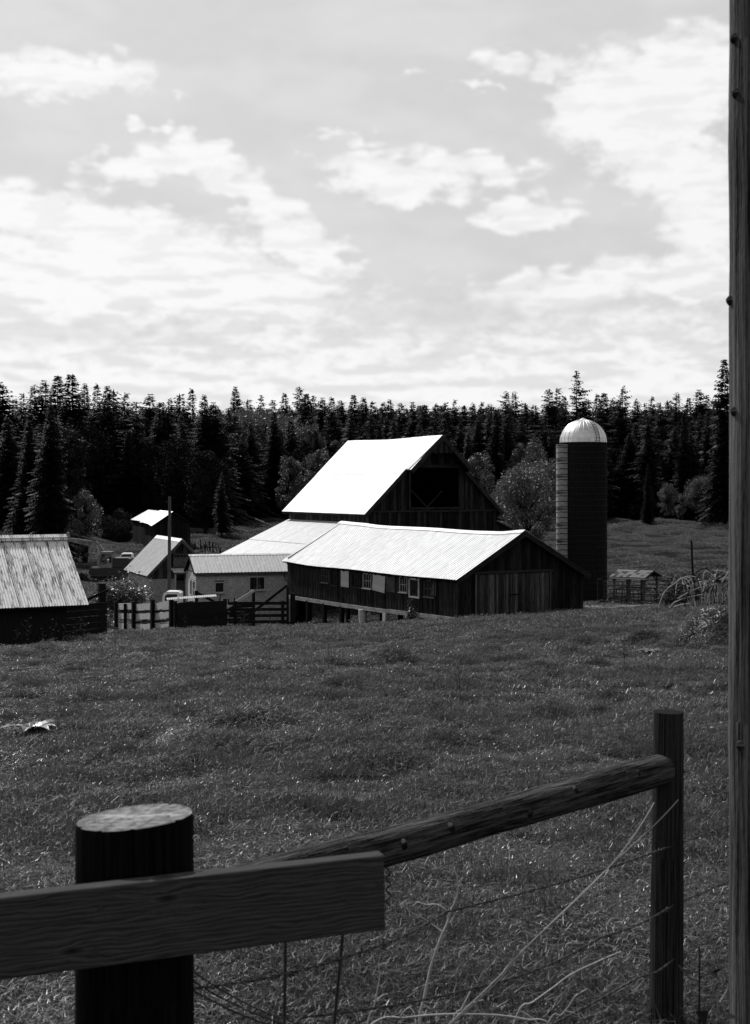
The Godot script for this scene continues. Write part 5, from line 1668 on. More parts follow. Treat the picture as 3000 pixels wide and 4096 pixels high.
func make_yard_things() -> void:
	# slim pole whose shadow crosses the milk house roof
	var up := MB.new()
	up.tube([on_ground(-13.28, 86.0, -0.5), p3(-13.25, 86.0, -2.0), p3(-13.23, 86.0, 1.16)], [0.115, 0.105, 0.09], 12, 0.02, 3)
	tag(part(self, "yard_pole", up.done(M.pole_wood)), "tall bare wooden pole in the yard before the steep roofed house", "pole")
	# great leafy bush by the house
	var bo := thing("bush", "big glossy leaved bush growing against the steep roofed house", "bush", on_ground(-16.6, 88.3, 0.0))
	part(bo, "crown", leaf_shape(9000, 2.1, 3.3, 1.6, 0.085, M.shrub_leaf))
	var tw := MB.new()
	for i in 9:
		var a := TAU * i / 9.0
		tw.tube([Vector3(cos(a) * 0.1, -0.1, sin(a) * 0.1), Vector3(cos(a) * 0.6, 0.9, sin(a) * 0.5), Vector3(cos(a) * 1.2, 1.7, sin(a))], [0.03, 0.02, 0.008], 5)
	part(bo, "stem", tw.done(M.bark))
	var b2 := thing("bush", "low brambly bush behind the tall square black post", "bush", on_ground(-15.6, 74.5, 0.0))
	part(b2, "crown", leaf_shape(2600, 1.5, 1.6, 1.2, 0.07, M.shrub_leaf))
	var t2 := MB.new()
	for i in 6:
		var a := TAU * i / 6.0
		t2.tube([Vector3(0, -0.1, 0), Vector3(cos(a) * 0.5, 0.6, sin(a) * 0.4), Vector3(cos(a), 1.0, sin(a) * 0.8)], [0.02, 0.015, 0.006], 5)
	part(b2, "stem", t2.done(M.bark))
	# fence line on the meadow
	var pm := MB.new()
	pm.tube([Vector3(0, -0.3, 0), Vector3(0, 1.25, 0)], [0.075, 0.065], 7)
	var pmesh := pm.done(M.timber)
	var line := []
	for s in [[430, 1174, 158.0], [442, 1176, 156.0], [452, 1180, 154.0], [462, 1183, 151.0], [469, 1185, 149.0], [484, 1188, 146.0], [499, 1192, 142.0], [516, 1199, 137.0]]:
		var d: float = s[2]
		line.append(on_ground((s[0] - 826.0) / 2940.0 * d, d))
	for i in line.size():
		var m := part(self, "meadow_post", pmesh, Transform3D(Basis(Vector3(0, 0, 1), rng.randf_range(-0.08, 0.08)), line[i]))
		tag(m, "small dark post of the fence line crossing the meadow", "post", "meadow fence posts")
	for k in [0.5, 1.0]:
		var wr := MB.new()
		var pts := []
		for q in line: pts.append(q + Y * k)
		wr.tube(pts, [0.006], 4)
		tag(part(self, "fence_wire", wr.done(M.rusty_wire)), "thin wire strung along the small posts of the meadow fence", "wire", "meadow fence wires")
	# leaning panel of pickets on that line
	var pk := thing("picket_panel", "fallen panel of dark pickets leaning in the meadow fence line", "fence", line[4] + Vector3(-0.1, 0, 0.3))
	for i in 7:
		plank(pk, "picket", Vector3(-1.0 + i * 0.32, -0.05, 0), Vector3(-1.25 + i * 0.32, 1.0 + 0.1 * (i % 2), -0.1), 0.09, 0.03, X, M.timber)
	plank(pk, "rail", Vector3(-1.2, 0.75, 0.04), Vector3(1.0, 0.6, 0.04), 0.08, 0.03, Y, M.timber)

	# open hut with shingle roof
	var o := thing("feeder_hut", "little open hut on posts with a shingled gable roof", "hut", p3(18.37, 88.0, 0), 57.0)
	var hw := 1.43
	var rd := -3.79
	var ev := -4.17
	var L := 2.5
	for sg in [-1.0, 1.0]:
		var n := 11
		for row in 5:
			for i in n:
				var f0 := row / 5.0
				var f1 := (row + 1.25) / 5.0
				var s0 := L * i / n + rng.randf_range(-0.01, 0.01)
				var s1 := L * (i + 1) / n - 0.012
				var lift := 0.02 + 0.004 * (i % 2) + rng.randf() * 0.008
				var m := MB.new()
				var A := l3(hw * f1 * sg, lerpf(rd, ev, f1) + lift + 0.018, s0)
				var B := l3(hw * f1 * sg, lerpf(rd, ev, f1) + lift + 0.018, s1)
				var C := l3(hw * f0 * sg, lerpf(rd, ev, f0) + lift - 0.004, s1)
				var D := l3(hw * f0 * sg, lerpf(rd, ev, f0) + lift - 0.004, s0)
				if sg < 0: m.slab(A, B, C, D, 0.012, Vector2(rng.randf(), rng.randf()))
				else: m.slab(B, A, D, C, 0.012, Vector2(rng.randf(), rng.randf()))
				part(o, "shingle", m.done(M.shingle_wood if rng.randf() < 0.7 else M.silver_siding))
		plank(o, "barge_board", l3(hw * 1.03 * sg, ev - 0.04, -0.03 + 0.003 * sg), l3(0, rd - 0.03, -0.03 + 0.003 * sg), 0.1, 0.03, Y, M.dark_fence)
		plank(o, "eave_board", l3(hw * sg, ev - 0.06, 0), l3(hw * sg, ev - 0.06, L), 0.09, 0.03, Y, M.grey_fence)
	var dk := MB.new()
	dk.deck(l3(-hw, ev, 0.02), l3(-hw, ev, L - 0.02), l3(0, rd, L - 0.02), l3(0, rd, 0.02), 0.03)
	dk.deck(l3(hw, ev, L - 0.02), l3(hw, ev, 0.02), l3(0, rd, 0.02), l3(0, rd, L - 0.02), 0.03)
	part(o, "roof_deck", dk.done(M.timber))
	for x in [-1.1, 1.1]:
		for s in [0.2, 1.25, 2.3]:
			plank(o, "post", l3(x, -6.15, s), l3(x, ev - 0.05, s), 0.11, 0.11, X, M.silver_siding)
			for q in [-1.0, 1.0]:
				plank(o, "bracket", l3(x, ev - 0.3, s + 0.02 * q), l3(x, ev - 0.07, s + 0.25 * q), 0.06, 0.05, X, M.silver_siding)
		for y in [-5.0, -5.45, -5.85]:
			plank(o, "rail", l3(x, y, 0.2), l3(x, y, 2.3), 0.08, 0.04, Y, M.silver_siding)
	for y in [-5.0, -5.85]:
		plank(o, "rail", l3(-1.1, y, 2.36), l3(1.1, y, 2.36), 0.08, 0.04, Y, M.silver_siding)
	for k in 7:
		plank(o, "slat", l3(-1.1, -5.85, 0.3 + k * 0.3), l3(-1.1 + 0.3 * (k % 2), -5.0, 0.45 + k * 0.28), 0.04, 0.03, X, M.dark_fence)
	# tubular gate panels behind the hut
	var tube_mesh := func(a, b): 
		var m := MB.new()
		m.tube([a, b], [0.03], 6)
		return m.done(M.machine_dark)
	for q in [[16.3, 95.0, 2.6, "tubular gate between the silo and the little hut"], [19.0, 94.6, 3.6, "long tubular gate behind the little hut"]]:
		var g := thing("tube_gate", "dark " + q[3], "gate", on_ground(q[0], q[1], 0.0), -4.0)
		for k in 6: part(g, "bar", tube_mesh.call(Vector3(0, 0.3 + k * 0.28, 0), Vector3(q[2], 0.3 + k * 0.28, 0)))
		for k in 3: part(g, "upright", tube_mesh.call(Vector3(q[2] * k / 2.0, 0.1, 0.0), Vector3(q[2] * k / 2.0, 1.75, 0.0)))
	var gp := MB.new()
	gp.tube([on_ground(16.05, 95.2, -0.2), on_ground(16.05, 95.2, 1.9)], [0.2, 0.19], 12, 0.03)
	tag(part(self, "gate_post", gp.done(M.shade_black_wood)), "stout dark gate post at the foot of the silo", "post")
	# gravelled patch in front of the silo
	var gv := MB.new()
	for i in 14:
		for j in 8:
			var q := func(a, b): 
				var x: float = 12.0 + 6.2 * a / 14.0 + 0.3 * sin(b * 1.7)
				var d: float = 80.0 + 7.5 * b / 8.0 + 0.4 * sin(a * 1.3)
				return on_ground(x, d, 0.05)
			gv.quad(q.call(i, j), q.call(i + 1, j), q.call(i + 1, j + 1), q.call(i, j + 1))
	tag(part(self, "path", gv.done(M.gravel)), "", "", "", "structure")
	# thin leaning pole
	var lp := MB.new()
	lp.tube([p3(13.92, 58.0, -4.4), p3(13.75, 58.0, -0.52)], [0.06, 0.045], 8)
	tag(part(self, "leaning_pole", lp.done(M.shade_black_wood)), "thin dark pole leaning a little, out of the bramble heap", "pole")

	# heap of dead bramble canes
	var br := thing("bramble_heap", "heap of arching dead bramble canes on the grassy rise", "bramble", p3(11.5, 50.0, 0))
	var canes := [
		[[-1.01, -3.2, 0.0], [-0.72, -2.22, 0.1], [-0.32, -1.80, 0.2], [0.1, -1.55, 0.2], [0.43, -1.55, 0.3]],
		[[-0.88, -3.2, 0.3], [-0.55, -2.32, 0.3], [-0.16, -1.96, 0.3], [0.33, -1.76, 0.2], [0.99, -1.62, 0.1]],
		[[-0.68, -3.2, -0.2], [-0.29, -2.59, -0.2], [0.17, -2.19, 0.0], [0.73, -1.93, 0.1]],
		[[-0.72, -3.1, -0.3], [-0.16, -2.52, -0.2], [0.50, -2.29, -0.1], [0.80, -2.24, 0.0]],
		[[-0.02, -3.2, -0.1], [0.2, -2.29, 0.0], [0.37, -1.66, 0.1], [0.6, -1.34, 0.1], [0.91, -1.25, 0.2], [0.98, -1.47, 0.2]],
		[[-0.65, -3.15, -0.4], [-0.16, -2.72, -0.4], [0.5, -2.62, -0.3], [0.86, -2.78, -0.3]],
		[[0.73, -1.8, 0.3], [0.75, -1.43, 0.3], [0.9, -1.35, 0.3], [1.16, -1.6, 0.4]],
		[[-0.49, -2.45, 0.4], [0.17, -2.26, 0.3], [0.83, -2.06, 0.3], [1.32, -1.57, 0.4], [1.83, -1.32, 0.5]],
		[[0.86, -2.85, 0.1], [0.99, -2.22, 0.1], [1.16, -1.73, 0.2], [1.29, -1.24, 0.2]],
		[[1.22, -1.34, 0.0], [1.59, -1.37, 0.0], [1.83, -1.53, 0.1], [2.1, -1.9, 0.1]],
		[[1.29, -1.76, -0.2], [1.83, -1.73, -0.1], [2.3, -1.9, -0.1]],
		[[1.36, -1.73, 0.5], [1.62, -1.34, 0.5], [1.82, -1.14, 0.5]],
	]
	for i in 54:
		var x0 := rng.randf_range(0.3, 2.6)
		var a := rng.randf_range(-0.6, 0.9)
		canes.append([[x0, -2.95, rng.randf_range(-0.6, 0.6)], [x0 + a * 0.3, rng.randf_range(-2.3, -1.8), rng.randf_range(-0.6, 0.6)], [x0 + a * 0.8, rng.randf_range(-1.9, -1.4), rng.randf_range(-0.6, 0.6)], [x0 + a * 1.3, rng.randf_range(-2.4, -1.5), rng.randf_range(-0.6, 0.6)]])
	for i in canes.size():
		var cv := Curve3D.new()
		var c: Array = canes[i]
		for k in c.size():
			var here := Vector3(c[k][0], c[k][1], c[k][2])
			var tan := Vector3.ZERO
			if k > 0 and k < c.size() - 1: tan = (Vector3(c[k + 1][0], c[k + 1][1], c[k + 1][2]) - Vector3(c[k - 1][0], c[k - 1][1], c[k - 1][2])) * 0.2
			cv.add_point(here, -tan, tan)
		var pts := []
		for p in cv.tessellate_even_length(4, 0.12): pts.append(p)
		var m := MB.new()
		m.tube(pts, [0.022 if i < 12 else 0.011], 6)
		part(br, "cane", m.done(M.dead_cane if i % 3 != 1 else M.timber))
	part(br, "foliage", leaf_shape(2600, 1.2, 1.3, 0.8, 0.035, M.weed), Transform3D(Basis(), Vector3(1.6, -3.15, 0.2)))
	part(br, "foliage", leaf_shape(900, 0.9, 0.6, 0.7, 0.035, M.weed), Transform3D(Basis(), Vector3(0.2, -3.0, 1.0)))
	var bsh := thing("bush", "scrubby bush growing behind the heap of bramble canes", "bush", on_ground(13.0, 56.0, 0.0))
	part(bsh, "crown", leaf_shape(2600, 1.9, 1.35, 1.2, 0.05, M.weed))
	var stm := MB.new()
	for i in 5: stm.tube([Vector3(0.1 * i, -0.1, 0), Vector3(0.3 * i - 0.5, 0.8, 0.1)], [0.02, 0.01], 5)
	part(bsh, "stem", stm.done(M.bark))

# ---------------------------------------------------------------- weeds
func weed_shape(h: float, sd: int) -> Array:
	var st := MB.new()
	var lv := MB.new()
	var r2 := RandomNumberGenerator.new()
	r2.seed = sd
	var lean := Vector3(r2.randf_range(-0.1, 0.1), 0, r2.randf_range(-0.1, 0.1))
	st.tube([Vector3(0, -0.05, 0), Vector3(0, h * 0.5, 0) + lean * 0.4 * h, Vector3(0, h, 0) + lean * h], [0.008, 0.006, 0.003], 5)
	for k in 9:
		var f := 0.15 + 0.8 * k / 9.0
		var p := Vector3(0, h * f, 0) + lean * h * f * f
		var a := k * 2.4 + r2.randf()
		var dv := Vector3(cos(a), 0.55, sin(a)).normalized()
		var l := h * 0.24 * (1.1 - f * 0.7)
		if k % 2 == 0: st.tube([p, p + dv * l], [0.004, 0.002], 4)
		for j in 4:
			var q := p + dv * l * (j + 1) / 4.0
			var ax := Vector3(r2.randfn(), r2.randfn() * 0.5, r2.randfn()).normalized()
			var bx := ax.cross(Y).normalized()
			var s := h * 0.055 * r2.randf_range(0.6, 1.2)
			lv.tri(q - ax * s * 0.2 - bx * s * 0.5, q - ax * s * 0.2 + bx * s * 0.5, q + ax * s)
	return [st.done(M.weed), lv.done(M.weed)]

func make_weeds() -> void:
	var kinds := []
	for k in 5: kinds.append(weed_shape(1.0, 60 + k))
	var sets := [
		[-13.4, -10.6, 49.2, 50.6, 16, 0.7, 1.25, "tall seeding weed growing along the wall of the tin shed", "weeds by the tin shed"],
		[4.6, 10.4, 61.0, 63.6, 14, 0.5, 0.95, "thin tall weed in front of the long shed doors", "weeds before the shed doors"],
		[-9.0, -4.2, 58.5, 62.6, 12, 0.5, 1.0, "spindly weed standing in the turf before the plank pen and gate", "weeds before the pen"],
		[-3.2, 3.6, 61.5, 64.5, 12, 0.4, 0.9, "leafy weed at the foot of the long shed piers", "weeds by the piers"],
	]
	for s in sets:
		for i in s[4]:
			var x: float = rng.randf_range(s[0], s[1])
			var d: float = rng.randf_range(s[2], s[3])
			if s[0] > 4.0: d = 61.4 + (x - 3.82) * 0.577 - rng.randf() * 1.2
			if s[1] == 3.6: d = 68.5 - x * 1.62 - rng.randf() * 1.0
			if s[0] < -13.0: d = 50.4 + (x + 11.16) * 0.53 + rng.randf() * 1.2
			var k: Array = kinds[rng.randi() % 5]
			var o := thing("tall_weed", s[7], "weed", on_ground(x, d), rng.randf() * 360.0, s[8])
			o.scale = Vector3.ONE * rng.randf_range(s[5], s[6])
			part(o, "stem", k[0])
			part(o, "leaves", k[1])
	for i in 34:
		var d := rng.randf_range(17.0, 54.0)
		var k: Array = kinds[rng.randi() % 5]
		var o := thing("tall_weed", "single thin weed stalk standing out in the open pasture", "weed", on_ground(rng.randf_range(-0.27, 0.27) * d, d), rng.randf() * 360.0, "weed stalks out in the pasture")
		o.scale = Vector3.ONE * rng.randf_range(0.25, 0.6)
		part(o, "stem", k[0])
		part(o, "leaves", k[1])
	var sh := thing("climbing_shrub", "small leafy shrub climbing the wall under the long shed windows", "shrub", on_ground(1.75, 65.3, 0.0))
	part(sh, "foliage", leaf_shape(900, 0.5, 1.5, 0.35, 0.06, M.shrub_leaf))
	var st := MB.new()
	for i in 4: st.tube([Vector3(0.1 * i - 0.2, -0.1, 0), Vector3(0.16 * i - 0.25, 1.2, -0.05)], [0.015, 0.006], 5)
	part(sh, "stem", st.done(M.bark))
	var s2 := thing("climbing_shrub", "low leafy plant on the ground among the shed piers", "shrub", on_ground(-3.4, 71.0, 0.0))
	part(s2, "foliage", leaf_shape(500, 0.5, 0.5, 0.4, 0.055, M.shrub_leaf))
	part(s2, "stem", st.done(M.bark), Transform3D(Basis().scaled(Vector3(1, 0.3, 1)), Vector3.ZERO))
	# broad dock plants in the near turf
	for q in [[-3.5, 13.6], [5.6, 27.4], [-4.5, 22.0]]:
		var o := thing("dock_plant", "broad leaved dock plant standing dark in the pasture turf", "plant", on_ground(q[0], q[1]), rng.randf() * 360.0, "dock plants in the pasture")
		for k in 9:
			var a := TAU * k / 9.0 + rng.randf() * 0.4
			var l := rng.randf_range(0.22, 0.38)
			var out := Vector3(cos(a), 0, sin(a))
			var sd := Vector3(-sin(a), 0, cos(a))
			var m := MB.new()
			var prev := []
			for i in 7:
				var f := i / 6.0
				var c := out * l * f + Y * (0.02 + l * (0.75 * f - 0.6 * f * f))
				var w: float = l * 0.17 * sin(PI * clampf(0.08 + f * 0.92, 0, 1))
				var here := [c - sd * w, c + Y * -0.01, c + sd * w]
				if prev:
					m.quad(prev[0], prev[1], here[1], here[0])
					m.quad(prev[1], prev[2], here[2], here[1])
				prev = here
			part(o, "leaf", m.done(M.shrub_leaf))

# ---------------------------------------------------------------- the fence at the lens
func smooth_path(pts: Array, step := 0.02) -> Array:
	var cv := Curve3D.new()
	for k in pts.size():
		var t := Vector3.ZERO
		if k > 0 and k < pts.size() - 1: t = (pts[k + 1] - pts[k - 1]) * 0.18
		cv.add_point(pts[k], -t, t)
	var out := []
	for p in cv.tessellate_even_length(5, step): out.append(p)
	return out

func make_near_fence() -> void:
	# big sawn post
	var R := 0.119
	var top := EYE - 0.672
	var o := thing("fence_post", "thick black creosoted post with pale sawn top in the brace fence", "post", p3(-0.486, 2.70, 0))
	var m := MB.new()
	var n := 96
	var rad := []
	for k in n: rad.append(R * (1.0 + 0.010 * sin(k * 0.26) + 0.006 * sin(k * 0.7 + 1.0) + rng.randf_range(-0.006, 0.006) - (0.075 if k in [9, 22, 31, 40, 63, 80] else 0.0)))
	var slant := func(v: Vector3): return top + 0.08 * v.x + 0.02 * v.z
	var rings := []
	for j in 5:
		var ring := []
		for k in n:
			var a := TAU * k / n
			var c: float = rad[k] * ([1.02, 1.0, 1.0, 0.995, 0.97][j])
			var v := Vector3(cos(a) * c, 0, sin(a) * c)
			v.y = [-0.6, 0.3, 0.8, slant.call(v) - 0.008, slant.call(v)][j]
			ring.append(v)
		rings.append(ring)
	for j in 4:
		for k in n:
			var k1 := (k + 1) % n
			var na := Vector3(rings[j][k].x, 0, rings[j][k].z).normalized()
			var nb := Vector3(rings[j][k1].x, 0, rings[j][k1].z).normalized()
			var ua := TAU * R * k / n
			var ub := TAU * R * (k + 1) / n
			m.quadn(rings[j][k1], rings[j][k], rings[j + 1][k], rings[j + 1][k1], nb, na, na, nb, Vector2(rings[j][k1].y, ub), Vector2(rings[j][k].y, ua), Vector2(rings[j + 1][k].y, ua), Vector2(rings[j + 1][k1].y, ub))
	part(o, "shaft", m.done(M.creosote))
	var e := MB.new()
	for k in n:
		var k1 := (k + 1) % n
		var A: Vector3 = rings[4][k] + Y * 0.0015
		var B: Vector3 = rings[4][k1] + Y * 0.0015
		var C := Vector3(0, top + 0.0015, 0)
		var q := func(v: Vector3): return Vector2(0.5 + v.x / (R * 2.06), 0.5 + v.z / (R * 2.06))
		e.tri(B, A, C, q.call(B), q.call(A), q.call(C))
	tag(part(o, "sawn_end", e.done(M.post_end)), "pale weathered end grain with a lighter cross", "")
	for s in [[0.088, -0.082, top - 0.105], [-0.105, -0.055, top - 0.165]]:
		var st := MB.new()
		var out := Vector3(s[0], 0, -s[1]).normalized()
		var sd := Vector3(-out.z, 0, out.x)
		var c: Vector3 = out * (R + 0.001) + Y * s[2]
		st.tube([c - sd * 0.014, c - sd * 0.014 + out * 0.007, c + sd * 0.014 + out * 0.007, c + sd * 0.014], [0.0022], 6)
		part(o, "staple", st.done(M.bright_wire))
	var hw := MB.new()
	hw.tube([Vector3(-0.088, 0.76, 0.092), Vector3(-0.09, 0.6, 0.094), Vector3(-0.085, 0.42, 0.1), Vector3(-0.06, 0.36, 0.115)], [0.0022], 6)
	part(o, "wire_end", hw.done(M.bright_wire))
	# sawn board nailed to the post
	var bo := thing("fence_board", "sawn softwood board nailed across the thick black post", "board")
	var a := p3(-1.93, 2.028, EYE - 0.85)
	var b := p3(0.013, 2.69, EYE - 0.815)
	var x := (b - a).normalized()
	var z := x.cross(Y).normalized()
	var l := a.distance_to(b)
	var bm := MB.new()
	# rounded long edges
	var sec := []
	var hh := 0.075
	var ht := 0.019
	var rr := 0.004
	for cn in [[1, 1], [-1, 1], [-1, -1], [1, -1]]:
		for k in 4:
			var an: float = {[1, 1]: 0.0, [-1, 1]: PI / 2, [-1, -1]: PI, [1, -1]: 1.5 * PI}[cn] + PI / 2 * k / 3.0
			sec.append(Vector2(cn[0] * (ht - rr) + cos(an) * rr, cn[1] * (hh - rr) + sin(an) * rr))
	var run := 0.0
	for k in sec.size():
		var s0: Vector2 = sec[k]
		var s1: Vector2 = sec[(k + 1) % sec.size()]
		var step := s0.distance_to(s1)
		var q := func(s: Vector2, t: float): return Vector3(t, s.y, s.x)
		bm.quad(q.call(s1, -l / 2), q.call(s0, -l / 2), q.call(s0, l / 2), q.call(s1, l / 2), Vector2(-l / 2, run + step), Vector2(-l / 2, run), Vector2(l / 2, run), Vector2(l / 2, run + step))
		run += step
	for sg in [-1.0, 1.0]:
		for k in range(1, sec.size() - 1):
			var q := func(s: Vector2): return Vector3(sg * l / 2, s.y, s.x)
			if sg < 0: bm.tri(q.call(sec[0]), q.call(sec[k]), q.call(sec[k + 1]), sec[0], sec[k], sec[k + 1])
			else: bm.tri(q.call(sec[0]), q.call(sec[k + 1]), q.call(sec[k]), sec[0], sec[k + 1], sec[k])
	bo.transform = Transform3D(Basis(x, z.cross(x), z), (a + b) * 0.5)
	part(bo, "plank", bm.done(M.brace_board))
	for q in [[l / 2 - 0.078, -0.006], [l / 2 - 0.56, 0.035], [l / 2 - 0.57, -0.04], [l / 2 - 0.012, 0.02]]:
		var nl := MB.new()
		nl.tube([Vector3(q[0], q[1], 0.015), Vector3(q[0], q[1], 0.0205)], [0.006], 10)
		part(bo, "nail_head", nl.done(M.machine_dark))
	var op := MB.new()
	op.tube([p3(-1.80, 2.225, -0.6), p3(-1.80, 2.225, 0.6), p3(-1.80, 2.225, 1.19)], [0.115, 0.112, 0.108], 30, 0.02, 41)
	tag(part(self, "fence_post", op.done(M.creosote)), "thick black post carrying the other end of the sawn board", "post")
	# round brace rail from post to post
	var rl := MB.new()
	var r0 := p3(-0.52, 2.87, EYE - 0.93)
	var r1 := p3(0.955, 4.44, EYE - 0.945)
	var pts := []
	var rds := []
	for k in 15:
		var f := k / 14.0
		pts.append(r0.lerp(r1, f) + Y * 0.0015 * sin(f * 9.0))
		rds.append(0.050 + 0.0025 * sin(f * 9.0) + 0.0015 * sin(f * 31.0))
	rl.tube(pts, rds, 24, 0.03, 11)
	var rn := thing("brace_rail", "round peeled log rail bracing between the two fence posts", "rail")
	part(rn, "log", rl.done(M.rail_bark))
	for f in [0.22, 0.38, 0.47, 0.63, 0.74, 0.9]:
		var c := r0.lerp(r1, f)
		var out := Vector3(0.73 * 0.8, rng.randf_range(-0.2, 0.9), 0.68 * 0.8).normalized()
		out = (out - (r1 - r0).normalized() * out.dot((r1 - r0).normalized())).normalized()
		var kn := MB.new()
		kn.tube([c + out * 0.040, c + out * 0.0515, c + out * 0.0545], [0.017, 0.012, 0.005], 9, 0.12, int(f * 100.0))
		part(rn, "knot", kn.done(M.rail_bark))
	# slimmer far post
	var fp := MB.new()
	var pp := []
	var pr := []
	for k in 9:
		var f := k / 8.0
		pp.append(p3(0.985 + 0.012 * f - 0.014, 4.47, lerpf(-0.5, EYE - 0.757, f)))
		pr.append(lerpf(0.062, 0.0495, f))
	fp.tube(pp, pr, 20, 0.025, 21)
	tag(part(self, "fence_post", fp.done(M.round_post)), "slim round post at the end of the log rail", "post")
	var np := MB.new()
	np.tube([on_ground(2.64, 6.40, -0.4), on_ground(2.64, 6.40, 0.6), on_ground(2.65, 6.40, 1.15)], [0.058, 0.054, 0.050], 18, 0.025, 23)
	tag(part(self, "fence_post", np.done(M.round_post)), "slim round post next along the wire, past the tall pole", "post")
	# big utility pole at the edge of the view
	var up := MB.new()
	var up2 := []
	var ur := []
	for k in 60:
		var f := k / 59.0
		up2.append(p3(1.066 - 0.004 * f, 3.6, lerpf(-0.6, 8.0, f)))
		ur.append(lerpf(0.108, 0.102, f) * (1.0 + 0.012 * sin(k * 1.7) + 0.008 * sin(k * 0.6)))
	up.tube(up2, ur, 28, 0.02, 31)
	var un := thing("utility_pole", "tall rough knotty timber pole standing by the wire fence", "pole")
	part(un, "shaft", up.done(M.pole_wood))
	for q in [[-0.099, 2.05, 0.02], [-0.092, 1.16, 0.05], [-0.098, 2.9, 0.03], [-0.1, 3.05, 0.02], [-0.105, 2.35, 0.0]]:
		var kn := MB.new()
		var c := p3(1.064 + q[0], 3.6 - q[2], q[1])
		kn.tube([c + X * 0.012, c - X * 0.005, c - X * 0.011], [0.016, 0.013, 0.006], 9, 0.1)
		part(un, "knot", kn.done(M.pole_wood))

	# barbed wires and brace wires
	var strands := [
		[[p3(-0.40, 2.78, 0.80), p3(-0.06, 3.10, 0.757), p3(0.194, 3.6, 0.70), p3(0.98, 4.42, 0.655), p3(2.6, 6.35, 0.60)], "upper barbed wire of the stock fence"],
		[[p3(-0.40, 2.78, 0.60), p3(-0.173, 3.2, 0.575), p3(0.351, 3.6, 0.515), p3(0.681, 4.05, 0.477), p3(0.985, 4.415, 0.46), p3(2.6, 6.35, 0.41)], "middle barbed wire of the stock fence"],
		[[p3(-0.40, 2.78, 0.38), p3(0.1, 3.3, 0.36), p3(0.836, 4.2, 0.305), p3(0.985, 4.412, 0.283), p3(2.6, 6.35, 0.23)], "lower barbed wire of the stock fence"],
	]
	for s in strands:
		var w := thing("barbed_wire", s[1], "wire")
		for i in s[0].size() - 1:
			var A: Vector3 = s[0][i]
			var B: Vector3 = s[0][i + 1]
			var len := A.distance_to(B)
			var wm := MB.new()
			for ph in [0.0, PI]:
				var ps := []
				var cnt := int(len / 0.012)
				for k in cnt + 1:
					var f := float(k) / cnt
					ps.append(A.lerp(B, f) + Y * cos(k * 0.9 + ph) * 0.0022 + Vector3(0.6, 0, 0.6) * sin(k * 0.9 + ph) * 0.0022 - Y * 0.012 * sin(PI * f))
				wm.tube(ps, [0.0021], 4)
			part(w, "strand", wm.done(M.rusty_wire))
			var t := 0.06
			while t < len:
				var c := A.lerp(B, t / len) - Y * 0.012 * sin(PI * t / len)
				var bb := MB.new()
				for k in 2:
					var dv := Vector3(rng.randf_range(-0.4, 0.4), rng.randf_range(-1, 1), rng.randf_range(-1, 1)).normalized() * 0.013
					bb.tube([c - dv, c + dv], [0.0013], 4)
				bb.tube([c - (B - A).normalized() * 0.005, c + (B - A).normalized() * 0.005], [0.0034], 5)
				part(w, "barb", bb.done(M.rusty_wire))
				t += 0.125
	var bw := MB.new()
	bw.tube(smooth_path([p3(0.925, 4.42, 0.80), p3(0.734, 4.1, 0.695), p3(0.395, 3.65, 0.57), p3(0.32, 3.55, 0.534), p3(0.1, 3.3, 0.44), p3(-0.38, 2.79, 0.22)]), [0.0019], 5)
	bw.tube(smooth_path([p3(1.0, 4.40, 0.815), p3(0.90, 4.27, 0.77), p3(0.734, 4.1, 0.692), p3(0.40, 3.655, 0.57), p3(0.325, 3.55, 0.53), p3(0.1, 3.3, 0.436), p3(-0.38, 2.79, 0.215)]), [0.0019], 5)
	tag(part(self, "brace_wire", bw.done(M.bright_wire)), "pale doubled brace wire slanting down from the slim post", "wire")
	var b2 := MB.new()
	for k in 3:
		b2.tube(smooth_path([p3(-0.38, 2.8, 0.83 - 0.02 * k), p3(-0.18, 3.2, 0.56 - 0.01 * k), p3(0.25, 3.65, 0.33), p3(0.95, 4.42, -0.05)], 0.05), [0.002], 5)
	tag(part(self, "brace_wire", b2.done(M.rusty_wire)), "dark brace wires running down from the thick black post", "wire")
	var cu := MB.new()
	var cp := []
	for k in 30: cp.append(p3(0.034 + 0.006 * sin(k * 0.9), 3.42, 0.895 - k * 0.0042))
	cu.tube(cp, [0.0026], 5)
	tag(part(self, "wire_curl", cu.done(M.rusty_wire)), "short kinked wire hanging under the log rail", "wire")
	for q in [[p3(-0.221, 3.3, 0.76), p3(-0.235, 3.3, 0.2), "dark wire stay hanging below the sawn board"], [p3(-0.075, 3.2, 0.80), p3(-0.13, 3.2, 0.3), "dark wire stay slanting below the sawn board end"]]:
		var sm := MB.new()
		sm.tube([q[0], q[0].lerp(q[1], 0.5) + X * 0.004, q[1]], [0.0042], 6)
		tag(part(self, "wire_stay", sm.done(M.rusty_wire)), q[2], "wire")

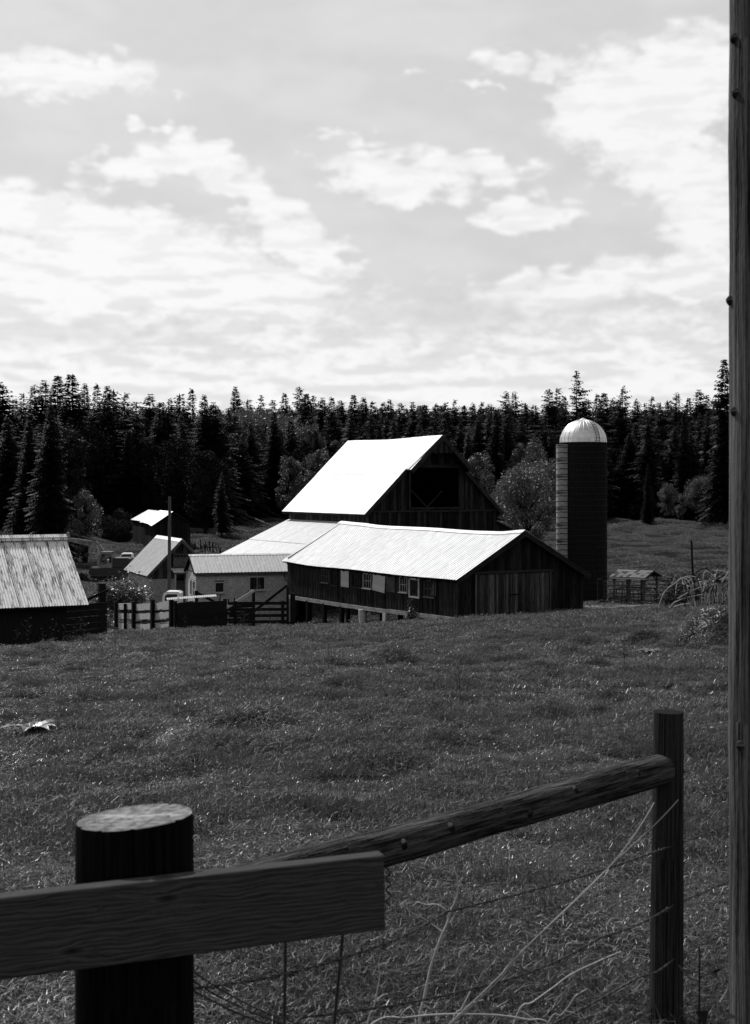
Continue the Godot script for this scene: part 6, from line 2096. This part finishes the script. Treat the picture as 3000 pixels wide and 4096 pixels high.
func make_canes() -> void:
	var sets := [
		["tall dry forked cane standing by the wire fence", [
			[[0.131, 3.9, 0.0], [0.131, 3.9, 0.277], [0.142, 3.9, 0.343], [0.156, 3.9, 0.414], [0.17, 3.9, 0.467], [0.191, 3.9, 0.527], [0.212, 3.9, 0.573], [0.223, 3.9, 0.616]], [0.0095, 0.006],
			[[0.212, 3.9, 0.588], [0.226, 3.9, 0.619], [0.235, 3.9, 0.637], [0.242, 3.9, 0.665], [0.241, 3.9, 0.701], [0.23, 3.9, 0.736]], [0.005, 0.002],
			[[0.216, 3.9, 0.596], [0.202, 3.9, 0.614], [0.18, 3.9, 0.626], [0.149, 3.9, 0.625], [0.124, 3.9, 0.633], [0.11, 3.9, 0.619]], [0.005, 0.0025],
			[[0.198, 3.9, 0.545], [0.17, 3.9, 0.566], [0.138, 3.9, 0.587], [0.103, 3.9, 0.605], [0.071, 3.9, 0.633]], [0.0035, 0.002],
			[[0.182, 3.9, 0.50], [0.198, 3.9, 0.525], [0.208, 3.9, 0.55]], [0.004, 0.003]]],
		["long dry cane arching low along the ground by the fence", [
			[[-0.12, 3.8, 0.2], [0.0, 3.8, 0.323], [0.086, 3.8, 0.335], [0.179, 3.8, 0.344], [0.276, 3.8, 0.345], [0.362, 3.8, 0.341], [0.431, 3.8, 0.33], [0.5, 3.8, 0.317], [0.62, 3.8, 0.2], [0.7, 3.8, 0.02]], [0.0055, 0.004],
			[[0.07, 3.8, 0.334], [0.085, 3.79, 0.36], [0.105, 3.79, 0.372]], [0.004, 0.002]]],
		["straight pale cane leaning up towards the slim post", [
			[[0.36, 4.0, 0.05], [0.428, 4.0, 0.268], [0.472, 4.0, 0.301], [0.533, 4.0, 0.345], [0.6, 4.0, 0.392], [0.738, 4.0, 0.454]], [0.0065, 0.003],
			[[0.435, 4.0, 0.275], [0.47, 3.98, 0.262], [0.495, 3.97, 0.235]], [0.005, 0.004]]],
		["short pale cane leaning under the dark brace wires", [
			[[0.18, 3.7, 0.1], [0.215, 3.7, 0.358], [0.238, 3.7, 0.397], [0.259, 3.7, 0.437], [0.269, 3.7, 0.461]], [0.0055, 0.003],
			[[0.238, 3.7, 0.395], [0.27, 3.69, 0.42], [0.30, 3.69, 0.428]], [0.004, 0.002]]],
		["broken dry twig below the end of the sawn board", [
			[[-0.08, 3.6, 0.1], [-0.02, 3.6, 0.398], [-0.006, 3.6, 0.433], [0.007, 3.6, 0.492], [0.013, 3.6, 0.528], [0.011, 3.6, 0.557], [0.033, 3.6, 0.562]], [0.005, 0.0025],
			[[0.0, 3.6, 0.46], [0.02, 3.6, 0.475], [0.035, 3.6, 0.478]], [0.003, 0.0015]]],
		["curved grey cane beside the foot of the slim post", [
			[[0.40, 3.8, 0.05], [0.493, 3.8, 0.318], [0.527, 3.8, 0.341], [0.552, 3.8, 0.368], [0.57, 3.8, 0.396], [0.603, 3.8, 0.416]], [0.005, 0.003],
			[[0.54, 3.8, 0.355], [0.575, 3.78, 0.35], [0.6, 3.77, 0.31]], [0.003, 0.002]]],
	]
	for s in sets:
		var o := thing("dry_cane", s[0], "cane", Vector3.ZERO)
		var q: Array = s[1]
		for i in range(0, q.size(), 2):
			var pts := []
			for p in q[i]: pts.append(p3(p[0], p[1], p[2]))
			pts = smooth_path(pts, 0.015)
			var rd := []
			for k in pts.size(): rd.append(lerpf(q[i + 1][0], q[i + 1][1], float(k) / pts.size()) * 0.52 * (1.0 + (0.18 if k % 7 == 0 else 0.0)))
			var m := MB.new()
			m.tube(pts, rd, 7, 0.06, i)
			part(o, "stem" if i == 0 else "twig", m.done(M.dry_cane if s[0].find("grey") < 0 else M.dead_cane))
	# soft weeds close to the lens
	for q in [[0.86, 3.55, 0.62, "seeding weed growing close by the slim post"], [0.99, 3.3, 0.42, "short weed between the slim post and the tall pole"], [-0.15, 2.95, 0.5, "weed stem beside the thick black post"]]:
		var k := weed_shape(1.0, 80 + int(q[1] * 10))
		var o := thing("tall_weed", q[3], "weed", on_ground(q[0], q[1], 0.0), 30.0)
		o.scale = Vector3.ONE * q[2]
		part(o, "stem", k[0])
		part(o, "leaves", k[1])

# ---------------------------------------------------------------- scene
func _ready() -> void:
	rng.seed = 20240611
	lumps = flatnoise(5, 0.55, 3)
	swell = flatnoise(6, 0.07, 2)
	# camera: level, lens shifted down a little
	var cam := Camera3D.new()
	cam.name = "camera"
	cam.projection = Camera3D.PROJECTION_FRUSTUM
	cam.near = 0.05
	cam.far = 3000.0
	cam.size = 2.0 * 0.05 * 1128.0 / 2940.0
	cam.frustum_offset = Vector2(0, -0.05 * 58.0 / 2940.0)
	cam.position = Vector3(0, EYE, 0)
	var at := CameraAttributesPhysical.new()
	at.frustum_focal_length = 90.0
	at.frustum_focus_distance = 40.0
	at.exposure_aperture = 22.0
	cam.attributes = at
	add_child(cam)
	# sun: behind the farm, off to one side, high
	var sun := DirectionalLight3D.new()
	sun.name = "sun"
	var el := deg_to_rad(47.0)
	sun_dir = Vector3(-0.62 * cos(el), sin(el), -0.785 * cos(el)).normalized()
	sun.light_energy = 1.6
	sun.light_angular_distance = 0.5
	sun.light_color = Color(1, 1, 1)
	sun.shadow_enabled = true
	add_child(sun)
	sun.look_at_from_position(sun_dir * 100.0, Vector3.ZERO)
	# sky and exposure
	var env := Environment.new()
	env.background_mode = Environment.BG_SKY
	env.sky = make_sky()
	env.tonemap_mode = Environment.TONE_MAPPER_LINEAR
	env.tonemap_exposure = 1.0
	env.sdfgi_enabled = true
	env.ssao_enabled = true
	env.ssil_enabled = true
	var we := WorldEnvironment.new()
	we.name = "world"
	we.environment = env
	add_child(we)
	print("sky ", Time.get_ticks_msec())
	make_materials()
	print("materials ", Time.get_ticks_msec())
	make_ground()
	print("ground ", Time.get_ticks_msec())
	make_forest()
	print("forest ", Time.get_ticks_msec())
	make_barn()
	make_long_shed()
	make_silo()
	make_milk_house()
	make_cottage()
	make_far_shed()
	make_tin_shed()
	print("buildings ", Time.get_ticks_msec())
	make_corral()
	make_excavator()
	make_pickup()
	make_yard_things()
	make_near_fence()
	make_canes()
	make_weeds()
	print("things ", Time.get_ticks_msec())
	make_grass()
	print("grass ", Time.get_ticks_msec())
